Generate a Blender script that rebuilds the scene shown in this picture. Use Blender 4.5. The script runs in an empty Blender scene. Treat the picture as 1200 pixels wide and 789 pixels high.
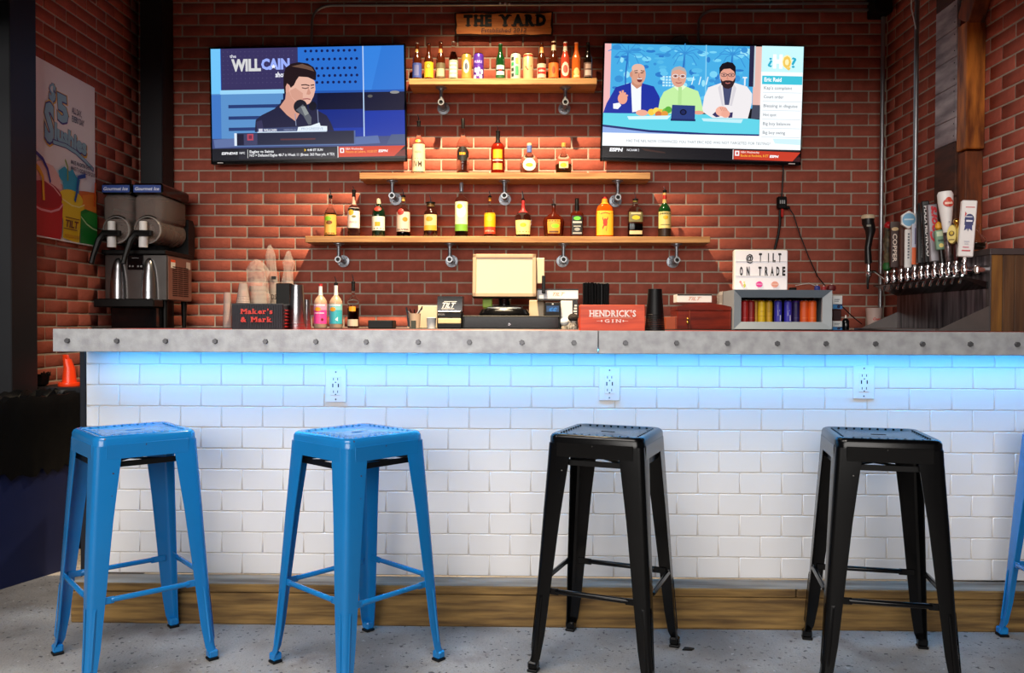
import bpy, bmesh, math, random
from mathutils import Vector, Matrix
random.seed(7)
PI = math.pi
C = bpy.context.scene.collection
SC = bpy.context.scene

# ------------------------------------------------------------------ camera
F = 955.0; EYE = 1.11
YAW = math.atan(18/F); PITCH = math.atan(14.5/F); ROLL = math.radians(.2)
fw = Vector((-math.sin(YAW)*math.cos(PITCH), math.cos(YAW)*math.cos(PITCH), -math.sin(PITCH)))
rt = Vector((math.cos(YAW), math.sin(YAW), 0)); up = rt.cross(fw)
rt, up = rt*math.cos(ROLL)+up*math.sin(ROLL), up*math.cos(ROLL)-rt*math.sin(ROLL)
cd = bpy.data.cameras.new('camera'); cam = bpy.data.objects.new('camera', cd); C.objects.link(cam)
cam.matrix_world = Matrix(((rt.x, up.x, -fw.x, 0), (rt.y, up.y, -fw.y, 0), (rt.z, up.z, -fw.z, EYE), (0, 0, 0, 1)))
cd.sensor_fit = 'HORIZONTAL'; cd.sensor_width = 36; cd.lens = F/1200*36; cd.clip_start = .05; cd.clip_end = 100
SC.camera = cam
SC.view_settings.view_transform = 'Standard'; SC.view_settings.look = 'None'
SC.view_settings.exposure = 0.0; SC.view_settings.gamma = 1; SC.view_settings.use_curve_mapping = False
SC.cycles.max_bounces = 8; SC.cycles.transparent_max_bounces = 12; SC.cycles.caustics_reflective = False; SC.cycles.caustics_refractive = False

# ------------------------------------------------------------------ world and large lights
w = bpy.data.worlds.new('world'); SC.world = w; w.use_nodes = True
w.node_tree.nodes['Background'].inputs[0].default_value = (1, .97, .95, 1)
w.node_tree.nodes['Background'].inputs[1].default_value = .07

def light(name, kind, loc, target, power, color, **k):
    d = bpy.data.lights.new(name, kind); d.energy = power; d.color = color
    for a, b in k.items(): setattr(d, a, b)
    o = bpy.data.objects.new(name, d); C.objects.link(o); o.location = loc
    o.rotation_euler = (Vector(target)-Vector(loc)).to_track_quat('-Z', 'Y').to_euler(); return o
# daylight through the open garage door behind and to the left of the camera
light('daylight', 'AREA', (-1.2, -4.2, 2.6), (-.3, 3.4, .8), 360, (1, .95, .90), shape='RECTANGLE', size=5.0, size_y=2.6)
# added overhead fill that brightens the floor and tiles, no known lamp
light('overhead_fill', 'AREA', (-1.3, .5, 4.2), (-.8, 2.2, 0), 150, (1, .94, .88), shape='RECTANGLE', size=2.6, size_y=1.6)
# ceiling spot over the back shelves
light('ceiling_spot', 'SPOT', (-.25, 3.87, 3.92), (-.30, 4.36, 1.2), 1400, (1, .76, .48), spot_size=math.radians(84), spot_blend=1.0, shadow_soft_size=.03)

# ------------------------------------------------------------------ photograph measures -> points in the room
def ray(x, y): return fw + rt*((x-600)/F) - up*((y-394.5)/F)
E0 = Vector((0, 0, EYE))
def onY(x, y, Y): d = ray(x, y); return E0 + d*(Y/d.y)
def onX(x, y, X): d = ray(x, y); return E0 + d*(X/d.x)
def onZ(x, y, Z): d = ray(x, y); return E0 + d*((Z-EYE)/d.z)
def proj(p):
    q = Vector(p)-E0; d = q.dot(fw)
    return (600+F*q.dot(rt)/d, 394.5-F*q.dot(up)/d) if d > .05 else (-9999, -9999)
def S(Y): return F/Y

# ------------------------------------------------------------------ materials
def lin(c):
    if isinstance(c, str): c = tuple(int(c[i:i+2], 16) for i in (0, 2, 4))
    f = lambda v: v/12.92 if v <= .04045 else ((v+.055)/1.055)**2.4
    return tuple(f(v/255) for v in c)
MC = {}
def mat(name, col, rough=.5, metal=0, var=.12, scale=12, bump=0, bscale=60, trans=0, emis=0, spec=.5, ior=1.45, stretch=None, col2=None, coat=0, alpha=1, detail=4, objrand=0, island=0):
    if name in MC: return MC[name]
    m = bpy.data.materials.new(name); m.use_nodes = True; MC[name] = m
    nt = m.node_tree; N = nt.nodes; L = nt.links; b = N['Principled BSDF']
    c = lin(col); c2 = lin(col2) if col2 else tuple(v*(1-var) for v in c)
    tc = N.new('ShaderNodeTexCoord'); src = tc.outputs['Object']
    if stretch:
        mp = N.new('ShaderNodeMapping'); mp.inputs['Scale'].default_value = stretch; L.new(src, mp.inputs[0]); src = mp.outputs[0]
    nz = N.new('ShaderNodeTexNoise'); nz.inputs['Scale'].default_value = scale; nz.inputs['Detail'].default_value = detail
    L.new(src, nz.inputs['Vector'])
    rp = N.new('ShaderNodeValToRGB'); rp.color_ramp.elements[0].position = .35; rp.color_ramp.elements[1].position = .65
    rp.color_ramp.elements[0].color = (*c2, 1); rp.color_ramp.elements[1].color = (*c, 1)
    L.new(nz.outputs['Fac'], rp.inputs[0]); out = rp.outputs[0]
    if objrand or island:
        if island: g = N.new('ShaderNodeNewGeometry'); ro = g.outputs['Random Per Island']
        else: g = N.new('ShaderNodeObjectInfo'); ro = g.outputs['Random']
        rr = N.new('ShaderNodeValToRGB'); e = rr.color_ramp.elements
        cols = objrand or island
        e[0].position = 0; e[0].color = (*cols[0], 1); e[1].position = 1; e[1].color = (*cols[-1], 1)
        for i, cc in enumerate(cols[1:-1]): q = e.new((i+1)/(len(cols)-1)); q.color = (*cc, 1)
        mx = N.new('ShaderNodeMix'); mx.data_type = 'RGBA'; mx.blend_type = 'MULTIPLY'; mx.inputs[0].default_value = 1
        L.new(out, mx.inputs[6]); L.new(rr.outputs[0], mx.inputs[7]); out = mx.outputs[2]
    L.new(out, b.inputs['Base Color'])
    b.inputs['Roughness'].default_value = rough; b.inputs['Metallic'].default_value = metal; b.inputs['IOR'].default_value = ior
    b.inputs['Specular IOR Level'].default_value = spec; b.inputs['Transmission Weight'].default_value = trans
    b.inputs['Coat Weight'].default_value = coat; b.inputs['Alpha'].default_value = alpha
    if emis: L.new(out, b.inputs['Emission Color']); b.inputs['Emission Strength'].default_value = emis
    if bump:
        n2 = N.new('ShaderNodeTexNoise'); n2.inputs['Scale'].default_value = bscale; n2.inputs['Detail'].default_value = 5; L.new(src, n2.inputs['Vector'])
        bm_ = N.new('ShaderNodeBump'); bm_.inputs['Strength'].default_value = bump; bm_.inputs['Distance'].default_value = .004
        L.new(n2.outputs['Fac'], bm_.inputs['Height']); L.new(bm_.outputs[0], b.inputs['Normal'])
    return m
def vcol_mat(name, emit):
    m = bpy.data.materials.new(name); m.use_nodes = True; nt = m.node_tree; N = nt.nodes; L = nt.links; b = N['Principled BSDF']
    a = N.new('ShaderNodeVertexColor'); a.layer_name = 'Col'
    if emit:
        b.inputs['Base Color'].default_value = (.005, .005, .006, 1); b.inputs['Roughness'].default_value = .25
        L.new(a.outputs[0], b.inputs['Emission Color']); b.inputs['Emission Strength'].default_value = emit
    else:
        L.new(a.outputs[0], b.inputs['Base Color']); b.inputs['Roughness'].default_value = .45
    return m
PRINT = vcol_mat('print_ink', 0); SCREEN = vcol_mat('screen_pixels', 1.12)
WR = [(1, 1, 1), (.84, .74, .76), (1.12, 1.02, .95), (.62, .54, .62), (1.0, .92, .86), (1.10, 1.6, 1.85), (.92, .84, .86), (1.06, .98, .9)]
brick_kw = dict(rough=.88, var=.26, scale=14, bump=.5, bscale=70, spec=.2)
M_BRICK = mat('brick_face', (192, 108, 88), objrand=WR, **brick_kw)
M_BRICKS = mat('brick_face_far', (192, 108, 88), island=WR, **brick_kw)
M_MORTAR = mat('mortar', (184, 168, 152), rough=.95, bump=.6, bscale=120, scale=30, spec=.1)
M_TILE = mat('glazed_tile', (232, 229, 226), rough=.16, var=.03, scale=3, objrand=[(1, 1, 1), (.96, .96, .97), (.99, .98, .97), (.93, .93, .94)], bump=.05, bscale=18)
M_GROUT = mat('grout', (214, 208, 202), rough=.9)
M_STEEL = mat('galvanized_steel', (176, 178, 180), rough=.45, metal=.35, col2=(154, 154, 158), scale=26, bump=.12, bscale=200, detail=10)
M_STAINLESS = mat('stainless_steel', (165, 165, 168), rough=.28, metal=1, var=.2, scale=5, stretch=(1, 1, .15))
M_CHROME = mat('chrome', (225, 225, 228), rough=.08, metal=1, var=.03)
M_PIPE = mat('galvanized_pipe', (150, 155, 162), rough=.4, metal=.8, var=.2, scale=40)
M_CONDUIT = mat('conduit_steel', (165, 168, 172), rough=.35, metal=.85, var=.1)
M_BLACK = mat('black_plastic', (8, 8, 9), rough=.45, var=.2, spec=.3)
M_BLACKG = mat('black_gloss', (10, 10, 12), rough=.15, var=.1)
M_BLACKM = mat('black_painted_steel', (20, 22, 27), rough=.5, var=.2, scale=3)
M_WOODSHELF = mat('shelf_pine', (182, 138, 88), rough=.55, col2=(146, 100, 58), scale=5, stretch=(.8, 9, 14), bump=.15, bscale=20)
M_WOODSTEP = mat('weathered_beam', (146, 114, 64), rough=.8, col2=(84, 62, 34), scale=4.5, stretch=(.8, 6, 10), bump=.4, bscale=12, detail=8)
M_WOODTOP = mat('weathered_step_top', (158, 148, 134), rough=.8, col2=(104, 92, 80), scale=4, stretch=(.6, 5, 5), bump=.3, bscale=14, detail=8)
M_GLASS = mat('clear_glass', (245, 248, 248), rough=.02, trans=1, var=.01, ior=1.10)
M_GLASSAMB = mat('amber_glass', (70, 26, 10), rough=.1, var=.1, coat=.6)
M_GLASSGRN = mat('green_glass', (18, 62, 26), rough=.1, var=.1, coat=.6)
M_DARKGREEN = mat('dark_green_glass', (12, 34, 20), rough=.1, coat=.6)
M_WHITE = mat('white_plastic', (228, 226, 224), rough=.4, var=.03)
M_CREAM = mat('cream_plastic', (222, 200, 166), rough=.45, var=.04)
M_CUP = mat('clear_plastic_cup', (250, 244, 240), rough=.2, trans=.72, var=.05, ior=1.15)
M_BAG = mat('plastic_bag_film', (255, 246, 238), rough=.12, trans=.6, var=.1, ior=1.05, alpha=.42)
M_RED = mat('red_rubber', (176, 40, 40), rough=.5)
M_GOLD = mat('brass', (206, 160, 70), rough=.25, metal=1)

# ------------------------------------------------------------------ mesh building
class MB:
    def __init__(s): s.v = []; s.f = []; s.m = []; s.c = []
    def add(s, vs, fs, m=0, col=None):
        o = len(s.v); s.v += [tuple(v) for v in vs]
        for f in fs: s.f.append(tuple(i+o for i in f)); s.m.append(m); s.c.append(col)
        return s
    def box(s, x0, x1, y0, y1, z0, z1, m=0, T=None, taper=0):
        t = taper
        vs = [Vector(p) for p in ((x0, y0, z0), (x1, y0, z0), (x1, y1, z0), (x0, y1, z0), (x0+t, y0+t, z1), (x1-t, y0+t, z1), (x1-t, y1-t, z1), (x0+t, y1-t, z1))]
        if T: vs = [T @ v for v in vs]
        return s.add(vs, [(0, 3, 2, 1), (4, 5, 6, 7), (0, 1, 5, 4), (1, 2, 6, 5), (2, 3, 7, 6), (3, 0, 4, 7)], m)
    def cbox(s, x0, x1, y0, y1, z0, z1, b=.004, m=0, T=None):
        b = min(b, (x1-x0)*.45, (y1-y0)*.45, (z1-z0)*.45); X = (x0, x1); Y = (y0, y1); Z = (z0, z1); vs = []; idx = {}
        for i in (0, 1):
            for j in (0, 1):
                for k in (0, 1):
                    sx, sy, sz = (1, -1)[i]*b, (1, -1)[j]*b, (1, -1)[k]*b
                    for a, p in enumerate(((X[i], Y[j]+sy, Z[k]+sz), (X[i]+sx, Y[j], Z[k]+sz), (X[i]+sx, Y[j]+sy, Z[k]))):
                        idx[i, j, k, a] = len(vs); vs.append(Vector(p))
        fs = []; Q = ((0, 0), (1, 0), (1, 1), (0, 1))
        for q in (0, 1):
            fs.append([idx[q, j, k, 0] for j, k in Q]); fs.append([idx[j, q, k, 1] for j, k in Q]); fs.append([idx[j, k, q, 2] for j, k in Q])
        for p in (0, 1):
            for q in (0, 1):
                fs.append([idx[p, q, 0, 0], idx[p, q, 1, 0], idx[p, q, 1, 1], idx[p, q, 0, 1]])
                fs.append([idx[p, 0, q, 0], idx[p, 1, q, 0], idx[p, 1, q, 2], idx[p, 0, q, 2]])
                fs.append([idx[0, p, q, 1], idx[1, p, q, 1], idx[1, p, q, 2], idx[0, p, q, 2]])
        for i in (0, 1):
            for j in (0, 1):
                for k in (0, 1): fs.append([idx[i, j, k, a] for a in range(3)])
        if T: vs = [T @ v for v in vs]
        return s.add(vs, fs, m)
    def lathe(s, prof, n=20, m=0, c=(0, 0, 0), sq=2, dep=1, rot=0, cap=True, T=None):
        vs = []; fs = []
        rmax = max(r for r, z in prof) or 1
        for r, z in prof:
            e = 2+(sq-2)*max(0, min(1, (r/rmax-.55)/.35)) if sq > 2 else 2
            for i in range(n):
                a = 2*PI*i/n+PI/n+rot; ca, sa = math.cos(a), math.sin(a)
                k = (abs(ca)**e+abs(sa)**e)**(-1/e)
                dd = 1+(dep-1)*max(0, min(1, (r/rmax-.4)/.4))
                vs.append(Vector((c[0]+r*k*ca, c[1]+r*k*sa*dd, c[2]+z)))
        for j in range(len(prof)-1):
            for i in range(n): fs.append((j*n+i, j*n+(i+1) % n, (j+1)*n+(i+1) % n, (j+1)*n+i))
        if cap: fs.append(tuple(range(n))[::-1]); fs.append(tuple((len(prof)-1)*n+i for i in range(n)))
        if T: vs = [T @ v for v in vs]
        return s.add(vs, fs, m)
    def cyl(s, p, q, r, r2=None, n=14, m=0, cap=True):
        p, q = Vector(p), Vector(q); r2 = r if r2 is None else r2
        R = (q-p).to_track_quat('Z', 'Y').to_matrix(); vs = []
        for c_, rr in ((p, r), (q, r2)):
            for i in range(n): a = 2*PI*i/n; vs.append(c_+R @ Vector((rr*math.cos(a), rr*math.sin(a), 0)))
        fs = [(i, (i+1) % n, n+(i+1) % n, n+i) for i in range(n)]
        if cap: fs += [tuple(range(n))[::-1], tuple(range(n, 2*n))]
        return s.add(vs, fs, m)
    def tube(s, pts, r, n=10, m=0, cap=True):
        pts = [Vector(p) for p in pts]; vs = []; rs = r if isinstance(r, (list, tuple)) else [r]*len(pts)
        ref = None
        for i, p in enumerate(pts):
            t = (pts[min(i+1, len(pts)-1)]-pts[max(i-1, 0)]).normalized()
            if ref is None: ref = t.orthogonal().normalized()
            ref = (ref-t*ref.dot(t)).normalized(); b = t.cross(ref)
            for k in range(n): a = 2*PI*k/n; vs.append(p+(ref*math.cos(a)+b*math.sin(a))*rs[i])
        fs = [(j*n+i, j*n+(i+1) % n, (j+1)*n+(i+1) % n, (j+1)*n+i) for j in range(len(pts)-1) for i in range(n)]
        if cap: fs += [tuple(range(n))[::-1], tuple((len(pts)-1)*n+i for i in range(n))]
        return s.add(vs, fs, m)
    def prism(s, poly, y0, y1, m=0, T=None, axis='Y'):
        n = len(poly)
        g = {'Y': lambda a, b, t: Vector((a, t, b)), 'X': lambda a, b, t: Vector((t, a, b)), 'Z': lambda a, b, t: Vector((a, b, t))}[axis]
        vs = [g(a, b, y0) for a, b in poly]+[g(a, b, y1) for a, b in poly]
        if T: vs = [T @ v for v in vs]
        return s.add(vs, [tuple(range(n)), tuple(range(n, 2*n))[::-1]]+[(i, n+i, n+(i+1) % n, (i+1) % n) for i in range(n)], m)
    def sphere(s, c, r, n=14, m=0, sc=(1, 1, 1)):
        pr = [(max(.001, math.sin(PI*i/(n//2+1)))*r, -math.cos(PI*i/(n//2+1))*r) for i in range(0, n//2+2)]
        T = Matrix.Translation(c) @ Matrix.Diagonal((*sc, 1))
        return s.lathe(pr, n, m, T=T)
    def mesh(s, name, mats, smooth=35, fix=True):
        me = bpy.data.meshes.new(name); me.from_pydata([tuple(v) for v in s.v], [], s.f)
        for mm in (mats if isinstance(mats, (list, tuple)) else [mats]): me.materials.append(mm)
        me.polygons.foreach_set('material_index', s.m)
        if any(c is not None for c in s.c):
            ca = me.color_attributes.new('Col', 'FLOAT_COLOR', 'CORNER'); arr = []
            for p, c in zip(me.polygons, s.c): arr += [*(c or (1, 1, 1)), 1]*p.loop_total
            ca.data.foreach_set('color', arr)
        if fix:
            bm = bmesh.new(); bm.from_mesh(me); bmesh.ops.recalc_face_normals(bm, faces=bm.faces); bm.to_mesh(me); bm.free()
        if smooth: me.shade_smooth(); me.set_sharp_from_angle(angle=math.radians(smooth))
        return me
    def build(s, name, mats, parent=None, smooth=35, fix=True):
        o = bpy.data.objects.new(name, s.mesh(name, mats, smooth, fix)); C.objects.link(o)
        if parent: o.parent = parent
        return o
def tag(o, label, cat, group=None):
    o['label'] = label; o['category'] = cat
    if group: o['group'] = group
    return o
def thing(name, label, cat, loc=(0, 0, 0), rz=0, group=None):
    o = bpy.data.objects.new(name, None); C.objects.link(o); o.empty_display_size = .05
    o.location = loc; o.rotation_euler = (0, 0, rz); return tag(o, label, cat, group)
def struct(o): o['kind'] = 'structure'; return o
def inst(name, me, parent, loc=(0, 0, 0)):
    o = bpy.data.objects.new(name, me); C.objects.link(o); o.parent = parent; o.location = loc; return o
def dup(root, loc, rz, label, group=None):
    r = root.copy(); C.objects.link(r); r.location = loc; r.rotation_euler = (0, 0, rz); r['label'] = label
    if group: r['group'] = group
    for ch in list(root.children):
        c = ch.copy(); C.objects.link(c); c.parent = r
        for g in ch.children: d = g.copy(); C.objects.link(d); d.parent = c
    return r

# flat print: everything drawn in its own plane, each shape a fraction of a millimetre above the last
TXT = {}
def text_geo(s, bold=0, shear=0):
    k = (s, bold, shear)
    if k not in TXT:
        cu = bpy.data.curves.new('lettering', 'FONT'); cu.body = s; cu.size = 1; cu.offset = bold; cu.shear = shear; cu.resolution_u = 2
        o = bpy.data.objects.new('lettering', cu); me = o.to_mesh()
        TXT[k] = ([tuple(v.co) for v in me.vertices], [tuple(p.vertices) for p in me.polygons])
        o.to_mesh_clear(); bpy.data.objects.remove(o); bpy.data.curves.remove(cu)
    return TXT[k]
class Canvas:
    def __init__(s, fn, step=.0003, curved=False): s.mb = MB(); s.fn = fn; s.k = 0; s.step = step; s.curved = curved
    def _put(s, pts, faces, col):
        s.k += 1; s.mb.add([s.fn(u, v, s.k*s.step) for u, v in pts], faces, 0, lin(col))
    def poly(s, pts, col): s._put(pts, [tuple(range(len(pts)))], col); return s
    def rect(s, x0, y0, x1, y1, col, n=1):
        if s.curved:
            m = 5; pts = [(x0+(x1-x0)*i/n, y0+(y1-y0)*j/m) for i in range(n+1) for j in range(m+1)]
            s._put(pts, [(i*(m+1)+j, (i+1)*(m+1)+j, (i+1)*(m+1)+j+1, i*(m+1)+j+1) for i in range(n) for j in range(m)], col); return s
        pts = []; fs = []
        for i in range(n+1): x = x0+(x1-x0)*i/n; pts += [(x, y0), (x, y1)]
        for i in range(n): fs.append((2*i, 2*i+2, 2*i+3, 2*i+1))
        s._put(pts, fs, col); return s
    def ell(s, x, y, rx, ry, col, n=20):
        if s.curved:
            n = 14; pts = [(x, y)]+[(x+rx*q*math.cos(2*PI*i/n), y+ry*q*math.sin(2*PI*i/n)) for q in (.35, .7, 1) for i in range(n)]
            s._put(pts, [(0, 1+i, 1+(i+1) % n) for i in range(n)]+[(1+j*n+i, 1+(j+1)*n+i, 1+(j+1)*n+(i+1) % n, 1+j*n+(i+1) % n) for j in range(2) for i in range(n)], col); return s
        return s.poly([(x+rx*math.cos(2*PI*i/n), y+ry*math.sin(2*PI*i/n)) for i in range(n)], col)
    def dots(s, pts, r, col, n=6):
        P = []; Fs = []
        for x, y in pts: Fs.append(tuple(range(len(P), len(P)+n))); P += [(x+r*math.cos(2*PI*i/n), y+r*math.sin(2*PI*i/n)) for i in range(n)]
        s._put(P, Fs, col); return s
    def line(s, pts, wd, col):
        P = []; Fs = []
        for i, (x, y) in enumerate(pts):
            a = pts[max(0, i-1)]; b = pts[min(len(pts)-1, i+1)]; d = Vector((b[0]-a[0], b[1]-a[1])).normalized()
            P += [(x-d.y*wd/2, y+d.x*wd/2), (x+d.y*wd/2, y-d.x*wd/2)]
        for i in range(len(pts)-1): Fs.append((2*i, 2*i+2, 2*i+3, 2*i+1))
        s._put(P, Fs, col); return s
    # text fitted into the box x0..x1 with its cap height from y (baseline) ; ydir -1 when v grows downward ; rot in degrees
    def text(s, t, x0, x1, base, hgt, col, bold=0, shear=0, ydir=1, rot=0):
        vs, fs = text_geo(t, bold, shear)
        if not vs: return s
        a = min(v[0] for v in vs); b = max(v[0] for v in vs); kx = (x1-x0)/max(1e-6, b-a); ky = hgt/.7
        pts = []
        for v in vs:
            x = (v[0]-a)*kx; y = v[1]*ky*ydir
            if rot: r_ = math.radians(rot); x, y = x*math.cos(r_)-y*math.sin(r_), x*math.sin(r_)+y*math.cos(r_)
            pts.append((x0+x, base+y))
        s._put(pts, fs, col); return s
    def build(s, name, parent=None, m=None):
        return s.mb.build(name, m or PRINT, parent, smooth=0, fix=False)
def plane_fn(ox, oz, y, k=1): return lambda u, v, t: (ox+u*k, y-t, oz+v*k)      # facing the camera side (-Y)

SERIF = {'H': 'lrLR', 'E': 'lL', 'N': 'lrL', 'D': 'lL', 'R': 'lLR', 'I': 'cC', 'K': 'lrLR', 'M': 'lrLR', 'T': 'C', 'A': 'LR', 'Y': 'lrC', 'G': 'q', 'k': 'lLR', 'a': 'R', 'r': 'lL', '&': ''}
def serif_text(cv, s, x0, x1, base, hgt, col, bold=.02, gap=.10):
    W_ = [];
    for ch in s:
        if ch == ' ': W_.append(.35); continue
        vs, fs = text_geo(ch, bold); W_.append((max(v[0] for v in vs)-min(v[0] for v in vs)))
    tot = sum(W_)+gap*(len(s)-1); k = (x1-x0)/tot; x = x0
    for ch, w_ in zip(s, W_):
        if ch != ' ':
            vs, fs = text_geo(ch, bold); a = min(v[0] for v in vs); cv._put([(x+(v[0]-a)*k, base+v[1]*hgt/.7) for v in vs], fs, col)
            e = .075*k; t_ = hgt*.09; st = (.06+bold)*k
            for q in SERIF.get(ch, ''):
                cx = {'l': x+st, 'L': x+st, 'r': x+w_*k-st, 'R': x+w_*k-st, 'c': x+w_*k/2, 'C': x+w_*k/2, 'q': x+w_*k-st}[q]
                yb = base if q.isupper() else base+(hgt if ch.isupper() else hgt*.72)-t_
                if ch == 'k' and q == 'l': yb = base+hgt-t_
                if q != 'q': cv.rect(cx-st-e, yb-bold*hgt*.5, cx+st+e, yb+t_, col)
        x += (w_+gap)*k

# ================================================================== THE SETTING
YB = 5.08; XL = -2.44; XR = 2.205; PX = .2027; PZ = .0697; ZJ = 1.437; XJ = .574; JT = .0095
fl = MB(); fl.box(-7, 7, -6, 5.3, -.1, 0)
M_FLOOR = mat('concrete', (166, 161, 155), rough=.72, col2=(116, 110, 104), scale=2.6, bump=.9, bscale=90, detail=12)
nt = M_FLOOR.node_tree; N = nt.nodes; L = nt.links; b = N['Principled BSDF']
base = b.inputs['Base Color'].links[0].from_socket
tc = N.new('ShaderNodeTexCoord')
def speck(scale, lo, hi, colr, src, amount=1, voro=True):
    vz = N.new('ShaderNodeTexNoise'); vz.inputs['Scale'].default_value = scale; vz.inputs['Detail'].default_value = 3; L.new(tc.outputs['Object'], vz.inputs[0])
    rp = N.new('ShaderNodeValToRGB'); rp.color_ramp.elements[0].position = lo; rp.color_ramp.elements[1].position = hi
    rp.color_ramp.elements[0].color = (0, 0, 0, 1); rp.color_ramp.elements[1].color = (amount,)*3+(1,)
    L.new(vz.outputs['Fac'], rp.inputs[0]); mx = N.new('ShaderNodeMix'); mx.data_type = 'RGBA'
    L.new(rp.outputs[0], mx.inputs[0]); L.new(src, mx.inputs[6]); mx.inputs[7].default_value = (*lin(colr), 1); return mx.outputs[2]
o1 = speck(48, .63, .66, (56, 52, 52), base, .85)
o2 = speck(38, .68, .74, (196, 192, 188), o1, .6)
o3 = speck(5.0, .60, .72, (104, 92, 84), o2, .6)
o4 = speck(150, .62, .68, (86, 84, 84), o3, .7)
L.new(o4, b.inputs['Base Color'])
struct(fl.build('floor', M_FLOOR, smooth=0))
ce = MB(); ce.box(-7, 7, -6, 5.3, 4.6, 4.7)
struct(ce.build('ceiling', mat('ceiling_dark', (30, 28, 30), rough=.9), smooth=0))

bk = MB(); bk.box(-4, XR-.01, 3.10, 3.25, 2.43, 4.6); struct(bk.build('added_shade_slab', mat('shade_slab_dark', (34, 30, 30), rough=.9), smooth=0))  # unseen slab added to keep light off the upper back wall
def brick_mesh(k, L_=PX-JT, H_=PZ-JT, D=.0042):
    r = random.Random(k); mb = MB(); j = lambda a: r.uniform(-a, a)
    mb.cbox(-L_/2+j(.002), L_/2+j(.002), -D+j(.001), .004, -H_/2+j(.001), H_/2+j(.001), .003)
    return mb
BR = [brick_mesh(k).mesh('brick', M_BRICK, 50) for k in range(4)]
BH = [brick_mesh(k, (PX-JT)/2-.004).mesh('brick', M_BRICK, 50) for k in range(2)]
def brick_wall(name, origin, ax, u0, u1, z0, z1, phase, nrm, limit=300, hide=()):
    """ax: direction along the wall; bricks stand proud towards nrm. hide: regions (px boxes) where bricks are behind other things."""
    o = Vector(origin); ax = Vector(ax); nrm = Vector(nrm)
    mb = MB(); p = [o+ax*u0, o+ax*u1]; t = nrm*-.12
    vs = [p[0], p[1], p[1]+t, p[0]+t]; V = [Vector((v.x, v.y, 0)) for v in vs]+[Vector((v.x, v.y, 4.6)) for v in vs]
    mb.add(V, [(0, 1, 2, 3), (4, 5, 6, 7), (0, 1, 5, 4), (1, 2, 6, 5), (2, 3, 7, 6), (3, 0, 4, 7)])
    wob = struct(mb.build(name, M_MORTAR, smooth=0))
    rz = math.atan2(ax.y, ax.x)
    if (Matrix.Rotation(rz, 3, 'Z') @ Vector((0, -1, 0))).dot(nrm) < 0: rz += PI
    cells = []
    k0 = int((z0-ZJ)/PZ)-1; k1 = int((z1-ZJ)/PZ)+1
    for k in range(k0, k1):
        zc = ZJ+(k+.5)*PZ; off = phase+(0 if k % 2 == 0 else PX/2)
        i = math.floor((u0-off)/PX)
        while off+i*PX < u1:
            a = max(u0, off+i*PX); bb = min(u1, off+(i+1)*PX); i += 1
            if bb-a < .03: continue
            c = o+ax*((a+bb)/2); c.z = zc; x, y = proj(c)
            if not (-90 < x < 1290 and -60 < y < 480): continue
            h = any(q[0] < x < q[2] and q[1] < y < q[3] for q in hide) or not (-20 < x < 1220 and -8 < y < 465)
            cells.append((h, c, bb-a, k, i))
    vis = [c for c in cells if not c[0]]; vis.sort(key=lambda q: -(1/(max(.1, q[1].y)**2))-.0001*(q[1].x == 0)+.00001*abs(q[1].z-1.9))
    solo = vis[:limit]; rest = [c for c in cells if c[0]]+vis[limit:]
    R = Matrix.Rotation(rz, 4, 'Z')
    for h, c, ln, k, i in solo:
        me = BR[(k*3+i*5) % 4]; sx = (ln-JT)/(PX-JT)
        q = inst('brick', me, wob, c+nrm*random.uniform(-.0015, .001)); q.rotation_euler = (0, 0, rz); q.scale = (sx, 1, 1)
    if rest:
        mb = MB()
        for h, c, ln, k, i in rest:
            T = Matrix.Translation(c) @ R; l2 = (ln-JT)/2
            mb.cbox(-l2, l2, -.0042+random.uniform(-.001, .001), .004, -(PZ-JT)/2, (PZ-JT)/2, .003, T=T)
        q = mb.build('brick', M_BRICKS, wob, 50); q['kind'] = 'stuff'
    return wob
brick_wall('wall_back', (0, YB, 0), (1, 0, 0), XL, XR, .8, 3.35, XJ, (0, -1, 0), hide=[(250, 60, 470, 186), (712, 58, 932, 185), (115, 215, 225, 385)])
brick_wall('wall_left', (XL, 0, 0), (0, 1, 0), 3.86, YB, .6, 3.4, .02, (1, 0, 0), hide=[(38, 75, 108, 280)])
brick_wall('wall_right', (XR, 0, 0), (0, 1, 0), 3.0, YB, .8, 3.4, .1, (-1, 0, 0), hide=[(1108, 0, 1148, 400), (1050, 300, 1300, 480)])

# black steel posts, dark door frame at the left edge
def block(name, label, cat, x0, x1, y0, y1, z0, z1, m, b=.004, parent=None):
    mb = MB(); mb.cbox(x0, x1, y0, y1, z0, z1, b); o = mb.build(name, m, parent)
    if label: tag(o, label, cat)
    return o
struct(block('trim_1', None, None, -2.345, -2.21, 4.90, 5.06, 0, 4.6, M_BLACKM))
struct(block('trim_2', None, None, -2.62, -2.345, 3.66, 3.86, 0, 4.6, M_BLACKM))
dr = MB(); dr.cbox(-3.9, -2.62, 3.72, 3.78, .85, .97); dr.cbox(-3.9, -2.62, 3.73, 3.77, 0, .10); dr.cbox(-2.72, -2.62, 3.72, 3.78, 0, 4.6)
dr = struct(dr.build('door_1', M_BLACKM))
gp = MB(); gp.box(-3.9, -2.72, 3.745, 3.755, .97, 4.4); gp.build('pane', mat('tinted_glass', (22, 26, 34), rough=.1, var=.1), dr)
gp = MB(); gp.box(-3.9, -2.72, 3.745, 3.755, .1, .85); gp.build('pane', mat('frosted_glass', (120, 124, 122), rough=.4, col2=(50, 54, 54), scale=14), dr)

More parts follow.
